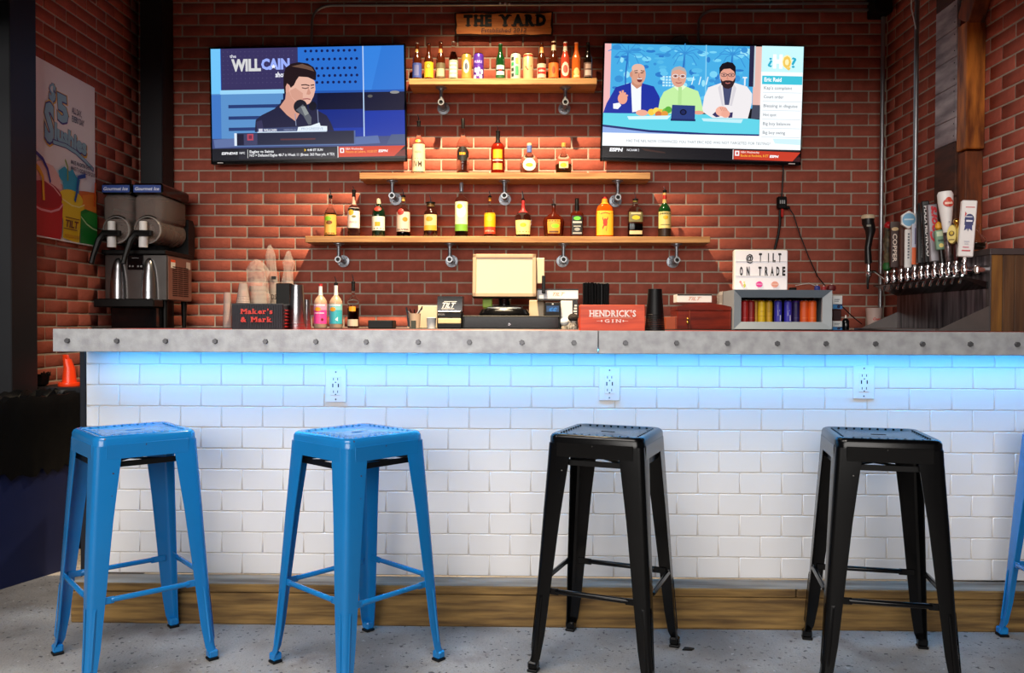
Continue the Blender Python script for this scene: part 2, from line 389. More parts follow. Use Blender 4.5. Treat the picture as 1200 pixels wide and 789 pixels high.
# ================================================================== THE BAR
YT = 3.09; YS = 2.966; XA = -1.687; XE = 2.185; ZT = 1.085; FX = -1.681; ZS = .1505
bar = thing('bar_counter', 'long bar counter clad in white subway tile with riveted steel edge', 'bar', (0, YT, 0))
mb = MB(); mb.box(XA, XE, -.0035, .16, ZS, 1.03); mb.build('front_panel', M_GROUT, bar, 0)  # grout bed
mb = MB(); mb.cbox(XA-.028, XA-.002, -.004, .50, .0, 1.03); mb.build('end_panel', mat('end_panel_black', (24, 26, 34), rough=.35), bar)
mb = MB(); mb.cbox(FX+.008, XE, 2.873-YT, 3.46-YT, 1.03, ZT-.004); mb.build('worktop', mat('bar_top_dark', (34, 26, 26), rough=.4), bar)
mb = MB(); mb.cbox(FX+.012, XE, 3.08-YT, 3.46-YT, ZT-.004, ZT+.001, .001); o = mb.build('bar_mat', M_RED, bar); o['label'] = 'red rubber strip along the back of the bar top'
mb = MB(); mb.box(XA, XE, .20, .42, ZS, 1.03); mb.build('carcass', M_BLACK, bar, 0)
# tiles, running bond, one by one
TP = .1576; TH = .0802; rows = 11; tz0 = ZS; tj = .0024
TM = []
for k in range(3):
    r = random.Random(k+50); mb = MB(); l, h = (TP-tj)/2, (TH-tj)/2
    mb.cbox(-l, l, -.007, .012, -h, h, .0025); TM.append(mb.mesh('tile', M_TILE, 40))
nt_ = 0; rest = MB(); cells = []
for k in range(rows):
    z0 = tz0+k*TH; z1 = min(z0+TH, 1.03)
    if z1-z0 < .02: continue
    off = (-.1414 if k % 2 == 0 else -.1414+TP/2); i = math.floor((XA-off)/TP)
    while off+i*TP < XE-.02:
        a = max(XA, off+i*TP); b_ = min(XE, off+(i+1)*TP); i += 1
        if b_-a < .02: continue
        cells.append((a, b_, z0, z1))
for a, b_, z0, z1 in cells:
    o = inst('tile', TM[nt_ % 3], bar, ((a+b_)/2, 0, (z0+z1)/2)); nt_ += 1
    o.scale = ((b_-a-tj)/(TP-tj), 1, (z1-z0-tj)/(TH-tj))
    o.rotation_euler = (random.uniform(-.012, .012), 0, random.uniform(-.007, .007))
# steel fascia in two lengths
for x0, x1 in ((FX, .247), (.2495, XE)):
    mb = MB(); mb.cbox(x0, x1, 2.855-YT, 2.872-YT, 1.007, 1.088, .0015)
    mb.cbox(x0, x1, 2.873-YT, 2.905-YT, 1.0835, 1.088, .0008)
    mb.build('steel_fascia', M_STEEL, bar)
mb = MB(); mb.cbox(FX-.0015, FX+.007, 2.873-YT, 3.46-YT, 1.007, 1.086, .0015); mb.build('steel_fascia', M_STEEL, bar)
bo = MB(); bo.lathe([(.0001, -.001), (.0098, -.001), (.0098, .004), (.0085, .0095), (.0001, .0095)], 6, T=Matrix.Rotation(PI/2, 4, 'X') @ Matrix.Translation((0, 0, 0)))
bom = bo.mesh('bolt', mat('bolt_steel', (105, 105, 108), rough=.4, metal=.8), 30)
x = -1.64+.0
for px in [79, 137, 194, 252, 311, 370, 429, 490, 550, 611.5, 672.5, 733, 793, 852.5, 911, 968, 1026, 1081, 1137, 1192, 1247]:
    p = onY(px, 403, 2.853); o = inst('bolt', bom, bar, (p.x, 2.855-YT, 1.046)); o.rotation_euler = (0, random.uniform(0, 1), 0)
# LED strip: the lamp itself
led = MB(); led.box(-1.62, XE-.02, 2.965-YT, 2.977-YT, 1.016, 1.019)
o = led.build('led_strip', mat('led_glow', (50, 172, 255), emis=66, var=.0), bar, 0); o['label'] = 'glowing blue LED strip under the bar edge'
lv = MB(); lv.box(-1.62, -1.54, 2.90-YT, 2.935-YT, 1.018, 1.026); o = lv.build('led_driver', M_WHITE, bar)
# step
st = thing('bar_step', 'weathered timber foot step running along the base of the tiled bar', 'step', (0, YS, 0))
mb = MB(); mb.cbox(-1.685, 2.19, 0, .04, .0, .1155, .004); mb.build('riser_board', M_WOODSTEP, st)
for x0, x1 in ((-1.685, .98), (.984, 2.19)):
    mb = MB(); mb.cbox(x0, x1, .0, .108, .1175, ZS-.0012, .004); mb.build('top_board', [M_WOODTOP if False else M_WOODSTEP], st)
mb = MB(); mb.box(-1.68, 2.185, .003, .108, ZS-.0015, ZS-.0004); mb.build('tread', M_WOODTOP, st)

# outlets
def outlet(px, py, label):
    p = onY(px, py, YT-.008); t = thing('power_outlet', label, 'outlet', (p.x, YT-.0095, p.z), 0, 'duplex outlets on the tiled bar front')
    mb = MB(); mb.cbox(-.040, .040, -.006, .0, -.064, .064, .003); mb.build('cover_plate', M_WHITE, t)
    mb = MB(); mb.cbox(-.019, .019, -.009, -.006, -.036, .036, .001); f_ = mb.build('receptacle', M_WHITE, t)
    mb = MB()
    for s in (-1, 1):
        for zz in (.021, -.027): mb.box(s*.008-.0012, s*.008+.0012, -.0096, -.0088, zz, zz+.009)
        mb.box(s*.0105-.002, s*.0105+.002, -.0096, -.0088, -.006, .008)
    for zz in (.013, -.033): mb.cyl((0, -.0088, zz), (0, -.0096, zz), .0026, n=8)
    mb.build('slot', M_BLACK, f_)['kind'] = 'stuff'
    mb = MB()
    for zz in (.052, -.052): mb.cyl((0, -.0055, zz), (0, -.0068, zz), .003, n=8)
    mb.build('screw', M_CHROME, t)['kind'] = 'stuff'
    return t
outlet(394, 452, 'white outlet plate on blue-lit tiles above the second blue stool')
outlet(714, 450, 'white outlet plate on the tiles above the middle black stool')
outlet(1011.5, 448, 'white outlet plate on the tiles above the right black stool')

# ================================================================== STOOLS
def make_stool(label, paint, dark):
    t = thing('bar_stool', label, 'stool')
    H = .760; h = .155
    def rr(hw, rad, z, n=6):
        P = []
        for cx, cy, a0 in ((hw-rad, hw-rad, 0), (-hw+rad, hw-rad, 90), (-hw+rad, -hw+rad, 180), (hw-rad, -hw+rad, 270)):
            for i in range(n+1): a = math.radians(a0+90*i/n); P.append(Vector((cx+rad*math.cos(a), cy+rad*math.sin(a), z)))
        return P
    mb = MB(); rings = [rr(h+.002, .034, H-.034), rr(h+.001, .034, H-.012), rr(h-.003, .033, H-.004), rr(h-.010, .03, H), rr(h-.024, .024, H-.001), rr(h-.034, .02, H-.005)]
    n = len(rings[0]); vs = sum(rings, []); fs = []
    for j in range(len(rings)-1):
        for i in range(n): fs.append((j*n+i, j*n+(i+1) % n, (j+1)*n+(i+1) % n, (j+1)*n+i))
    # pan with the hand slot left open: ring of faces between the pan edge and the slot
    slot = []
    R = rings[-1]
    for p in R:
        a = math.atan2(p.y, p.x); slot.append(Vector((.026*math.cos(a)/max(.0001, (abs(math.cos(a))**4+abs(math.sin(a))**4)**.25), .011*math.sin(a)/max(.0001, (abs(math.cos(a))**4+abs(math.sin(a))**4)**.25), H-.005)))
    o0 = len(vs); vs += slot; j = len(rings)-1
    for i in range(n): fs.append((j*n+i, j*n+(i+1) % n, o0+(i+1) % n, o0+i))
    o1 = len(vs); vs += [s+Vector((0, 0, -.018)) for s in slot]
    for i in range(n): fs.append((o0+i, o0+(i+1) % n, o1+(i+1) % n, o1+i))
    # underside
    o2 = len(vs); vs += rr(h-.004, .03, H-.034)
    for i in range(n): fs.append((i, (i+1) % n, o2+(i+1) % n, o2+i)); fs.append((o2+i, o2+(i+1) % n, o1+(i+1) % n, o1+i))
    mb.add(vs, fs); seat = mb.build('seat', paint, t, 40)
    # raised bright studs along the rim
    mb = MB()
    for s in (-1, 1):
        for i in range(9):
            u = -.10+.025*i
            mb.sphere((u, s*(h-.028), H-.001), .004, 8, sc=(1, 1, .5)); mb.sphere((s*(h-.028), u, H-.001), .004, 8, sc=(1, 1, .5))
    mb.build('rim_stud', paint, seat)['kind'] = 'stuff'
    # apron
    for k in range(4):
        R_ = Matrix.Rotation(k*PI/2, 4, 'Z'); mb = MB()
        mb.cbox(-h+.03, h-.03, -h-.003, -h+.001, H-.072, H-.026, .001, T=R_); mb.build('apron', paint, t)
    # four folded legs
    def leg(k):
        R_ = Matrix.Rotation(k*PI/2, 4, 'Z'); mb = MB()
        sec = [(H-.030, h+.0005, .082), (H-.075, h+.003, .076), (.50, .170, .062), (.27, .184, .050), (.12, .192, .041), (.045, .198, .034), (.030, .2015, .031), (.018, .203, .030)]
        V = []; 
        for z, c, wd in sec:
            r = min(.018, wd*.4); th = .0035
            out = [(c-wd, -c), (c-r, -c)]+[(c-r+r*math.sin(math.radians(a)), -c+r-r*math.cos(math.radians(a))) for a in (22, 45, 68)]+[(c, -c+r), (c, -c+wd)]
            inn = [(x-th if i > 3 else x-th*.5*(i in (2, 3)), y+th if i < 3 else y+th*.5*(i in (3,))) for i, (x, y) in enumerate(out)]
            inn[0] = (out[0][0], out[0][1]+th); inn[-1] = (out[-1][0]-th, out[-1][1])
            V.append([R_ @ Vector((x, y, z)) for x, y in out]+[R_ @ Vector((x, y, z)) for x, y in inn[::-1]])
        m_ = len(V[0]); vs = sum(V, []); fs = []
        for j in range(len(V)-1):
            for i in range(m_): fs.append((j*m_+i, j*m_+(i+1) % m_, (j+1)*m_+(i+1) % m_, (j+1)*m_+i))
        fs += [tuple(range(m_)), tuple((len(V)-1)*m_+i for i in range(m_))]
        mb.add(vs, fs)
        # pressed ribs low on both flanges
        for z0, z1, c0, c1 in ((.06, .245, .1975, .186),):
            mb.add([R_ @ Vector(v) for v in ((c0-.022, -c0-.0006, z0), (c0-.014, -c0-.0006, z0), (c1-.016, -c1-.0006, z1), (c1-.026, -c1-.0006, z1), (c0-.018, -c0-.003, z0+.01), (c1-.021, -c1-.003, z1-.01))],
                   [(0, 1, 4), (1, 2, 5, 4), (2, 3, 5), (3, 0, 4, 5)])
            mb.add([R_ @ Vector(v) for v in ((c0+.0006, -c0+.022, z0), (c0+.0006, -c0+.014, z0), (c1+.0006, -c1+.016, z1), (c1+.0006, -c1+.026, z1), (c0+.003, -c0+.018, z0+.01), (c1+.003, -c1+.021, z1-.01))],
                   [(0, 1, 4), (1, 2, 5, 4), (2, 3, 5), (3, 0, 4, 5)])
        lg = mb.build('leg', paint, t, 30)
        mb = MB(); T = R_ @ Matrix.Translation((.188, -.188, 0)); mb.cbox(-.0155, .0165, -.0165, .0155, .008, .034, .005, T=T); mb.build('foot_collar', paint, lg)
        mb = MB(); mb.cbox(-.0165, .0175, -.0175, .0165, 0, .0085, .002, T=T); mb.build('rubber_foot', M_BLACK, lg)
    for k in range(4): leg(k)
    for k in range(4):                                  # rungs between neighbouring legs, ends flattened
        R_ = Matrix.Rotation(k*PI/2, 4, 'Z'); z = .262+(.012 if k % 2 else 0); c = .181
        mb = MB(); mb.tube([R_ @ Vector((x, -c+.002, z)) for x in (-.118, -.11, .11, .118)], [.006, .0085, .0085, .006], 10)
        for s in (-1, 1): mb.cbox(min(s*.16, s*.108), max(s*.16, s*.108), -c, -c+.005, z-.012, z+.010, .002, T=R_)
        mb.build('rung', paint, t)
    for k in (0, 1):                                    # crossed brace under the seat
        R_ = Matrix.Rotation(PI/4+k*PI/2, 4, 'Z'); mb = MB(); mb.cbox(-.205, .205, -.012, .012, H-.093-k*.006, H-.089-k*.006, .001, T=R_); mb.build('brace', dark, t)
    mb = MB()
    for k in range(4):
        R_ = Matrix.Rotation(k*PI/2, 4, 'Z'); mb.cbox(-h+.03, h-.03, -h+.012, -h+.016, H-.10, H-.082, .001, T=R_)
    mb.build('brace_frame', dark, t)
    return t
M_BLUE = mat('blue_enamel', (20, 118, 186), rough=.24, var=.08, scale=4, coat=.25)
def worn(m, colr, lo, hi, sc):
    nt = m.node_tree; N = nt.nodes; L = nt.links; b = N['Principled BSDF']; src = b.inputs['Base Color'].links[0].from_socket
    t_ = N.new('ShaderNodeTexCoord'); z = N.new('ShaderNodeTexNoise'); z.inputs['Scale'].default_value = sc; z.inputs['Detail'].default_value = 2; L.new(t_.outputs['Object'], z.inputs[0])
    r = N.new('ShaderNodeValToRGB'); r.color_ramp.elements[0].position = lo; r.color_ramp.elements[1].position = hi; L.new(z.outputs['Fac'], r.inputs[0])
    mx = N.new('ShaderNodeMix'); mx.data_type = 'RGBA'; L.new(r.outputs[0], mx.inputs[0]); L.new(src, mx.inputs[6]); mx.inputs[7].default_value = (*lin(colr), 1); L.new(mx.outputs[2], b.inputs['Base Color'])
worn(M_BLUE, (70, 52, 42), .745, .765, 34)
M_BLACKP = mat('black_enamel', (4, 4, 5), rough=.22, var=.1, spec=.35)
worn(M_BLACKP, (120, 118, 114), .76, .78, 34)
s1 = make_stool('glossy blue metal bar stool, leftmost, beside the trash bin', M_BLUE, M_BLACK)
s1.location = (-1.303, 2.67, 0); s1.rotation_euler = (0, 0, math.radians(45-3))
G = 'metal bar stools along the bar'; s1['group'] = G
dup(s1, (-.555, 2.654, 0), math.radians(45+3.5), 'glossy blue metal bar stool, second from the left, a corner facing forward', G)
s3 = make_stool('glossy black metal bar stool near the middle of the bar', M_BLACKP, M_BLACK); s3['group'] = G
s3.location = (.268, 2.700, 0); s3.rotation_euler = (0, 0, math.radians(-21.5))
dup(s3, (1.143, 2.668, 0), math.radians(-11), 'glossy black metal bar stool towards the right end of the tiled bar', G)
dup(s1, (1.892, 2.745, 0), math.radians(0), 'blue metal bar stool cut off by the right edge of the picture', G)

# ================================================================== SHELVES AND PIPE BRACKETS
SH = {'top': (479, 699.7, 91.7, 4.88, 'short top shelf of light wood holding beer bottles and cans'),
      'mid': (421, 762.5, 202.5, 4.88, 'middle shelf of light wood holding five widely spaced bottles'),
      'low': (357.4, 832.5, 277, 4.88, 'long lowest shelf of light wood holding thirteen liquor bottles')}
SZ = {}
for k, (a, b_, y, Y, lab) in SH.items():
    p = onY(a, y, Y); q = onY(b_, y, Y); z = (p.z+q.z)/2; SZ[k] = z
    mb = MB(); mb.cbox(p.x, q.x, Y, YB-.015, z-.038, z, .003); tag(mb.build('wall_shelf', M_WOODSHELF), lab, 'shelf')
BRK = [('top', 517, 120.4, 'left'), ('top', 662.5, 120.4, 'right'), ('mid', 459.5, 229.6, 'left'), ('mid', 591, 229.6, 'middle'), ('mid', 724, 231.7, 'right'),
       ('low', 396.6, 304.3, 'leftmost'), ('low', 527, 304.3, 'second'), ('low', 660.4, 304.3, 'third'), ('low', 793, 305, 'rightmost')]
def make_bracket(sh, px, py, lab):
    p = onY(px, py, 4.93); z = p.z; dz = SZ[sh]-.038-z
    t = thing('pipe_bracket', lab, 'bracket', (p.x, YB-.015, z), 0, 'grey pipe brackets under the shelves')
    y0 = 4.93-(YB-.015)
    mb = MB(); mb.cyl((0, -.0, 0), (0, y0+.012, 0), .0125, n=16); mb.build('pipe', M_PIPE, t)
    mb = MB(); mb.lathe([(.014, 0), (.038, 0), (.038, .006), (.022, .008), (.019, .02), (.014, .02)], 20, T=Matrix.Rotation(PI/2, 4, 'X'), cap=False)
    fg = mb.build('wall_flange', M_PIPE, t)
    mb = MB()
    for a in range(4): mb.sphere((.029*math.cos(a*PI/2+.7), -.007, .029*math.sin(a*PI/2+.7)), .0045, 8)
    mb.build('screw', M_CHROME, fg)['kind'] = 'stuff'
    mb = MB(); mb.lathe([(.0120, .03), (.0120, -.016), (.0190, -.016), (.0190, -.004), (.0165, -.004), (.0165, .03)], 20, T=Matrix.Translation((0, y0, 0)) @ Matrix.Rotation(-PI/2, 4, 'X'), cap=False)
    mb.lathe([(.0001, -.010), (.0122, -.010)], 20, T=Matrix.Translation((0, y0, 0)) @ Matrix.Rotation(-PI/2, 4, 'X'), cap=False, m=1)
    mb.cyl((0, y0+.006, .008), (0, y0+.006, .024), .016, n=16)
    o = mb.build('tee_fitting', [M_PIPE, M_BLACK], t)
    mb = MB(); mb.cyl((0, y0+.006, .02), (0, y0+.006, dz-.004), .0105, n=14); mb.build('riser', M_PIPE, t)
    mb = MB(); mb.lathe([(.034, dz), (.034, dz-.006), (.018, dz-.009), (.016, dz-.018), (.011, dz-.018)], 20, c=(0, y0+.006, 0), cap=False); mb.build('shelf_flange', M_PIPE, t)
    return t
names = {'top': 'short top shelf', 'mid': 'middle shelf', 'low': 'long lowest shelf'}
for sh, px, py, wh in BRK: make_bracket(sh, px, py, 'grey pipe bracket holding the %s, the %s one' % (names[sh], wh))

# ================================================================== BOTTLES
PRO = {
 'beer': [(.94, 0), (1, .02), (1, .54), (.93, .61), (.62, .72), (.45, .80), (.40, .95), (.46, .955), (.46, .985), (.40, 1)],
 'spirit': [(.95, 0), (1, .02), (1, .66), (.96, .70), (.72, .76), (.36, .81), (.28, .86), (.28, 1)],
 'tall': [(.95, 0), (1, .02), (1, .58), (.96, .63), (.7, .70), (.33, .77), (.27, .86), (.27, 1)],
 'shoulder': [(.95, 0), (1, .02), (1, .75), (.95, .79), (.6, .83), (.33, .86), (.30, 1)],
 'dome': [(.95, 0), (1, .02), (1, .62), (.95, .72), (.82, .80), (.5, .86), (.36, .89), (.33, 1)],
 'flask': [(.82, 0), (.86, .02), (.96, .35), (1, .52), (.92, .62), (.6, .70), (.24, .78), (.17, .86), (.17, 1)],
 'globe': [(.80, 0), (.95, .08), (1, .28), (.96, .46), (.78, .60), (.45, .70), (.27, .76), (.25, 1)],
 'square': [(.95, 0), (1, .02), (1, .66), (.95, .70), (.65, .74), (.34, .78), (.30, 1)],
 'jug': [(.95, 0), (1, .02), (1, .70), (.9, .80), (.62, .86), (.55, .88), (.55, 1)],
}
def surf(prof, r, h, sq, dep):
    rm = max(a for a, _ in prof)
    def fn(u, v, t):           # u angle in radians from the viewer side, v height fraction
        z = v; rr = prof[-1][0]
        for (r0, z0), (r1, z1) in zip(prof, prof[1:]):
            if z0 <= z <= z1: rr = r0+(r1-r0)*(z-z0)/max(1e-6, z1-z0); break
        q = rr/rm; e = 2+(sq-2)*max(0, min(1, (q-.55)/.35)) if sq > 2 else 2
        a = -PI/2+u; ca, sa = math.cos(a), math.sin(a); k = (abs(ca)**e+abs(sa)**e)**(-1/e); dd = 1+(dep-1)*max(0, min(1, (q-.4)/.4))
        R_ = rr*r+.0006+t
        return (R_*k*ca, R_*k*sa*dd, v*h)
    return fn
def bottle(label, px, wpx, hpx, z0, Y, shape, glass, group, liquid=None, fill=.6, labels=(), cap=None, pour=None, sq=2, dep=1, neck=None, name='liquor_bottle', cat='bottle', draw=None):
    """hpx: body height to the lip in photo pixels (from the hidden base)"""
    p = onY(px, 380, Y); s = S(Y); r = wpx/2/s; h = hpx/s; pr = PRO[shape]
    t = thing(name, label, cat, (p.x, Y, z0+.0005), 0, group)
    R = [(a*r, b_*h) for a, b_ in pr]
    mb = MB(); mb.lathe(R, 24, sq=sq, dep=dep); body = mb.build('glass_body', glass, t, 40)
    if liquid is not None:
        L_ = []
        for (a, za), (c, zc) in zip(pr, pr[1:]+[pr[-1]]):
            if za <= fill: L_.append((a*r-.0025, za*h+.003))
            if za <= fill < zc: q = (fill-za)/(zc-za); L_.append(((a+(c-a)*q)*r-.0025, fill*h)); break
        mb = MB(); mb.lathe([(max(.002, a), b_) for a, b_ in L_], 20, sq=sq, dep=dep); mb.build('liquid', liquid, t, 40)
    fn = surf(pr, r, h, sq, dep)
    if labels or draw:
        cv = Canvas(fn, .00025, True); span = None
        for (hw, v0, v1, col) in labels:
            if v0 < .7 and not (span and (v0 > span[1] or v1 < span[0])): cv.rect(-hw, v0, hw, v1, col, n=10); span = (min(v0, span[0]), max(v1, span[1])) if span else (v0, v1)
            elif v0 < .7: c2 = Canvas(fn, .00025, True); c2.rect(-hw, v0, hw, v1, col, n=10); c2.build('label', t)
            else: c2 = Canvas(fn, .00025, True); c2.rect(-hw, v0, hw, v1, col, n=8); c2.build('neck_label', t)
        if draw: draw(cv)
        if cv.mb.v: cv.build('label', t)
    nr = pr[-1][0]*r
    if neck: mb = MB(); mb.lathe([(q*r+.0008, z*h) for q, z in [(a, b_) for a, b_ in pr if b_ >= neck[0]]], 16, cap=False); mb.build('neck_sleeve', neck[1], t)
    top = h
    if cap:
        cm, ch, cr = cap; cr = max(nr*1.05, cr)
        mb = MB(); mb.lathe([(cr, 0), (cr, ch*.92), (cr*.85, ch)], 16, c=(0, 0, h-ch*.35)); mb.build('cap', cm, t); top = h+ch*.65
    if pour:
        mb = MB(); mb.lathe([(nr*.9, -.004), (nr*1.25, 0), (nr*1.25, .006), (.004, .012)], 12, c=(0, 0, top)); 
        mb.tube([(0, 0, top+.008), (0, 0, top+pour*.5), (-.006, -.004, top+pour)], [.0035, .003, .0022], 8, m=1); mb.build('pour_spout', [M_BLACK, M_CHROME], t)
    return t
def liq(n, c, tr=.35): return mat('liquid_'+n, c, rough=.08, trans=tr, var=.1, coat=.5, ior=1.12)
AMB = liq('amber', (150, 52, 14)); DAMB = liq('dark_amber', (74, 22, 10), .1); REDL = liq('red', (160, 20, 18)); ORL = liq('orange', (226, 120, 40), .2); PINK = liq('pale_pink', (210, 130, 120), .3)
YELL = liq('pale_gold', (236, 214, 130), .4); CLR = liq('water', (230, 234, 232), .9)
G1 = 'bottles and cans on the top shelf'; Z = SZ['top']; Y1 = 4.94
def b_top(px, hp, glass, lab, cols, wd=10.8, cap=None, neck=None, draw=None, liquid=None):
    bottle(lab, px, wd, hp, Z, Y1, 'beer', glass, G1, liquid=liquid, fill=.75, labels=cols, cap=cap, neck=neck, name='beer_bottle', draw=draw)
capd = (M_BLACKG, .008, .0)
M_CAPG = mat('cap_silver', (180, 180, 178), rough=.3, metal=.8)
H1 = 43.5
b_top(488.3, H1, M_GLASSAMB, 'brown beer bottle with a blue label, leftmost on the top shelf', [(1.5, .07, .46, (62, 82, 158)), (.5, .12, .4, (98, 106, 160)), (.7, .76, .84, (190, 150, 80))], cap=(M_CAPG, .007, 0))
b_top(501.9, H1-1, M_GLASSAMB, 'brown beer bottle with a bright yellow label', [(1.5, .08, .50, (232, 182, 40))], cap=capd, draw=lambda c: (c.ell(0, .38, .5, .07, (150, 100, 30)), c.ell(0, .38, .36, .05, (236, 200, 90))))
b_top(515.8, H1+1.2, M_GLASSAMB, 'brown beer bottle with a murky olive label beside a clear bottle', [(1.4, .06, .45, (96, 88, 66)), (.9, .10, .30, (176, 168, 140)), (.8, .72, .83, (196, 130, 60))], cap=capd)
b_top(530.6, H1+1.5, M_GLASS, 'clear glass beer bottle with pale green lettered label', [(1.2, .06, .52, (168, 176, 158))], liquid=PINK, cap=(M_CAPG, .007, 0), draw=lambda c: [c.rect(-.7, .1+.1*i, .7, .15+.1*i, (226, 228, 214), 4) for i in range(4)])
b_top(585.4, H1-1, M_GLASSGRN, 'green beer bottle standing alone in the middle of the top shelf', [(1.3, .05, .42, (36, 86, 44)), (.9, .14, .40, (214, 220, 214)), (.9, .24, .29, (30, 30, 30))], cap=(M_CAPG, .007, 0), draw=lambda c: c.ell(0, .27, .25, .03, (190, 40, 36)))
b_top(633.5, H1-.5, M_GLASSAMB, 'brown beer bottle with a red and white diamond label', [(1.2, .06, .44, (196, 182, 160)), (1.0, .16, .33, (196, 36, 34)), (.8, .74, .90, (226, 150, 80))], cap=capd, draw=lambda c: c.rect(-.7, .22, .7, .27, (240, 226, 200), 4))
b_top(647.5, H1+1.2, M_GLASSAMB, 'brown beer bottle with a plain orange label and cream neck band', [(1.4, .06, .44, (226, 116, 50)), (1.4, .78, .92, (222, 206, 168))], wd=12, cap=(M_CREAM, .008, 0), draw=lambda c: c.ell(0, .25, .3, .1, (150, 66, 30)))
b_top(661, H1+.5, mat('pink_amber_glass', (196, 74, 54), rough=.1, coat=.5), 'reddish bottle with a white oval label and white neck band', [(1.4, .78, .90, (226, 214, 196))], cap=(M_WHITE, .007, 0), draw=lambda c: (c.ell(0, .28, .9, .19, (236, 214, 196)), c.ell(0, .28, .5, .11, (206, 90, 80))))
b_top(674, H1, mat('orange_glass', (226, 110, 44), rough=.1, coat=.5), 'orange beer bottle with a pale star label near the right end', [(1.1, .04, .24, (232, 130, 50))], cap=(mat('pink_cap', (214, 140, 120)), .007, 0), draw=lambda c: (c.ell(0, .22, .6, .1, (244, 206, 130)), c.rect(-.6, .07, .6, .13, (250, 220, 160), 4)))
b_top(687.5, H1, mat('near_black_glass', (22, 14, 12), rough=.1, coat=.6), 'near black beer bottle, rightmost on the top shelf', [(1.1, .08, .46, (120, 96, 90)), (.7, .12, .26, (206, 190, 184)), (.6, .30, .42, (196, 170, 160))], cap=capd)
def can(px, py, z, Y, wpx, hpx, label, base, group, draw=None, name='beer_can'):
    p = onY(px, 380, Y); s = S(Y); r = wpx/2/s; h = hpx/s
    t = thing(name, label, 'can', (p.x, Y, z+.0005), 0, group)
    mb = MB(); mb.lathe([(r*.8, 0), (r*.98, .006), (r, .012), (r, h-.012), (r*.86, h-.004)], 24); mb.build('can_body', base, t)
    mb = MB(); mb.lathe([(r*.86, h-.004), (r*.88, h), (r*.82, h), (r*.80, h-.003), (.001, h-.003)], 24, cap=False); mb.build('lid', M_CHROME, t)
    if draw:
        cv = Canvas(lambda u, v, t_: ((r+.0005+t_)*math.sin(u), -(r+.0005+t_)*math.cos(u), v*h), .0002, True); draw(cv); cv.build('label', t)
    return t
M_CANG = mat('can_gold', (196, 160, 84), rough=.3, metal=.5); M_CANP = mat('can_purple', (86, 44, 160), rough=.3, metal=.2)
M_CANW = mat('can_white', (206, 206, 190), rough=.35, metal=.2); M_CANK = mat('can_peach', (222, 178, 130), rough=.35, metal=.2)
def d_gold(c): c.rect(-1.3, .08, 1.3, .86, (170, 130, 58), 10); c.ell(0, .5, .6, .26, (222, 214, 190)); c.ell(0, .5, .3, .14, (70, 80, 104))
def d_pur(c):
    c.rect(-1.4, .56, 1.4, .86, (72, 36, 150), 8); c.text('PURPLE', -.8, .8, .62, .09, (200, 180, 240), bold=.02)
    for x_, y_ in ((-.7, .1), (-.1, .22), (.5, .12), (.1, .38), (-.5, .36), (.7, .3)): c.ell(x_, y_, .3, .09, (232, 214, 232))
def d_wh(c):
    for i, cc in enumerate([(40, 60, 50), (40, 60, 50), (52, 150, 90), (40, 60, 50)]): c.rect(-.9, .12+.2*i, -.35, .24+.2*i, cc, 3)
    c.rect(-.1, .18, .55, .5, (70, 160, 104), 4); c.rect(-.1, .6, .5, .8, (196, 190, 100), 4)
def d_pe(c): c.rect(-1.2, .86, 1.2, .93, (170, 60, 50), 8); c.line([(-.6, .5), (-.1, .36), (.6, .52)], .05, (120, 50, 40))
can(546, 0, Z, Y1, 12, 31, 'gold tall can with a pale oval, left of the purple can', M_CANG, G1, d_gold)
can(560, 0, Z, Y1, 12, 31.5, 'purple and white tall beer can', M_CANP, G1, d_pur)
can(603.3, 0, Z, Y1, 12, 31.5, 'pale can with green and black print right of the green bottle', M_CANW, G1, d_wh)
can(618, 0, Z, Y1, 12.2, 31.5, 'peach coloured tall can beside the pale green-printed can', M_CANK, G1, d_pe)

G2 = 'liquor bottles on the middle shelf'; Z = SZ['mid']; Y2 = 4.95
OS = (236, 156, 30)
def d_m(c):
    c.rect(-.9, .3, .9, .312, (120, 90, 70), 4); c.text('IVM', -.7, .6, .14, .12, (66, 50, 44), bold=.01); c.text('VODKA', -.5, .5, .42, .04, (120, 90, 70)); c.ell(0, .66, .5, .03, OS)
bottle('tall clear bottle with a long beige lettered label, leftmost on the middle shelf', 490.3, 15, 58, Z, Y2, 'tall', M_GLASS, G2, CLR, .5, [(1.35, .05, .60, (222, 196, 160))], cap=(M_BLACK, .026, .009), pour=.045, draw=d_m)
bottle('clear wine-shaped bottle with a black oval label and long black cap', 542, 14.5, 58, Z, Y2, 'tall', M_GLASS, G2, CLR, .35, [], cap=(M_BLACK, .06, .010), draw=lambda c: (c.ell(0, .40, 1.1, .15, (30, 28, 24)), c.rect(-.5, .38, .45, .43, OS, 3)))
bottle('dark red-brown bottle with two small orange stickers and black neck', 582.8, 16, 47, Z, Y2, 'spirit', liq('ruby', (120, 24, 10), .1), G2, None, 0, [(.7, .38, .6, OS), (.8, .32, .35, (236, 214, 180)), (.7, .10, .26, (226, 150, 70))], cap=(M_BLACK, .02, .009), neck=(.74, M_BLACK), pour=.035)
bottle('round clear tequila bottle with a white round label and blue neck', 619.6, 22, 34, Z, Y2, 'globe', M_GLASS, G2, CLR, .4, [], cap=(mat('pale_cork', (226, 206, 160)), .02, .013), neck=(.74, mat('blue_band', (86, 110, 170))), dep=.7, draw=lambda c: (c.ell(0, .32, .75, .22, (232, 226, 206)), c.ell(0, .30, .4, .07, (226, 200, 50))))
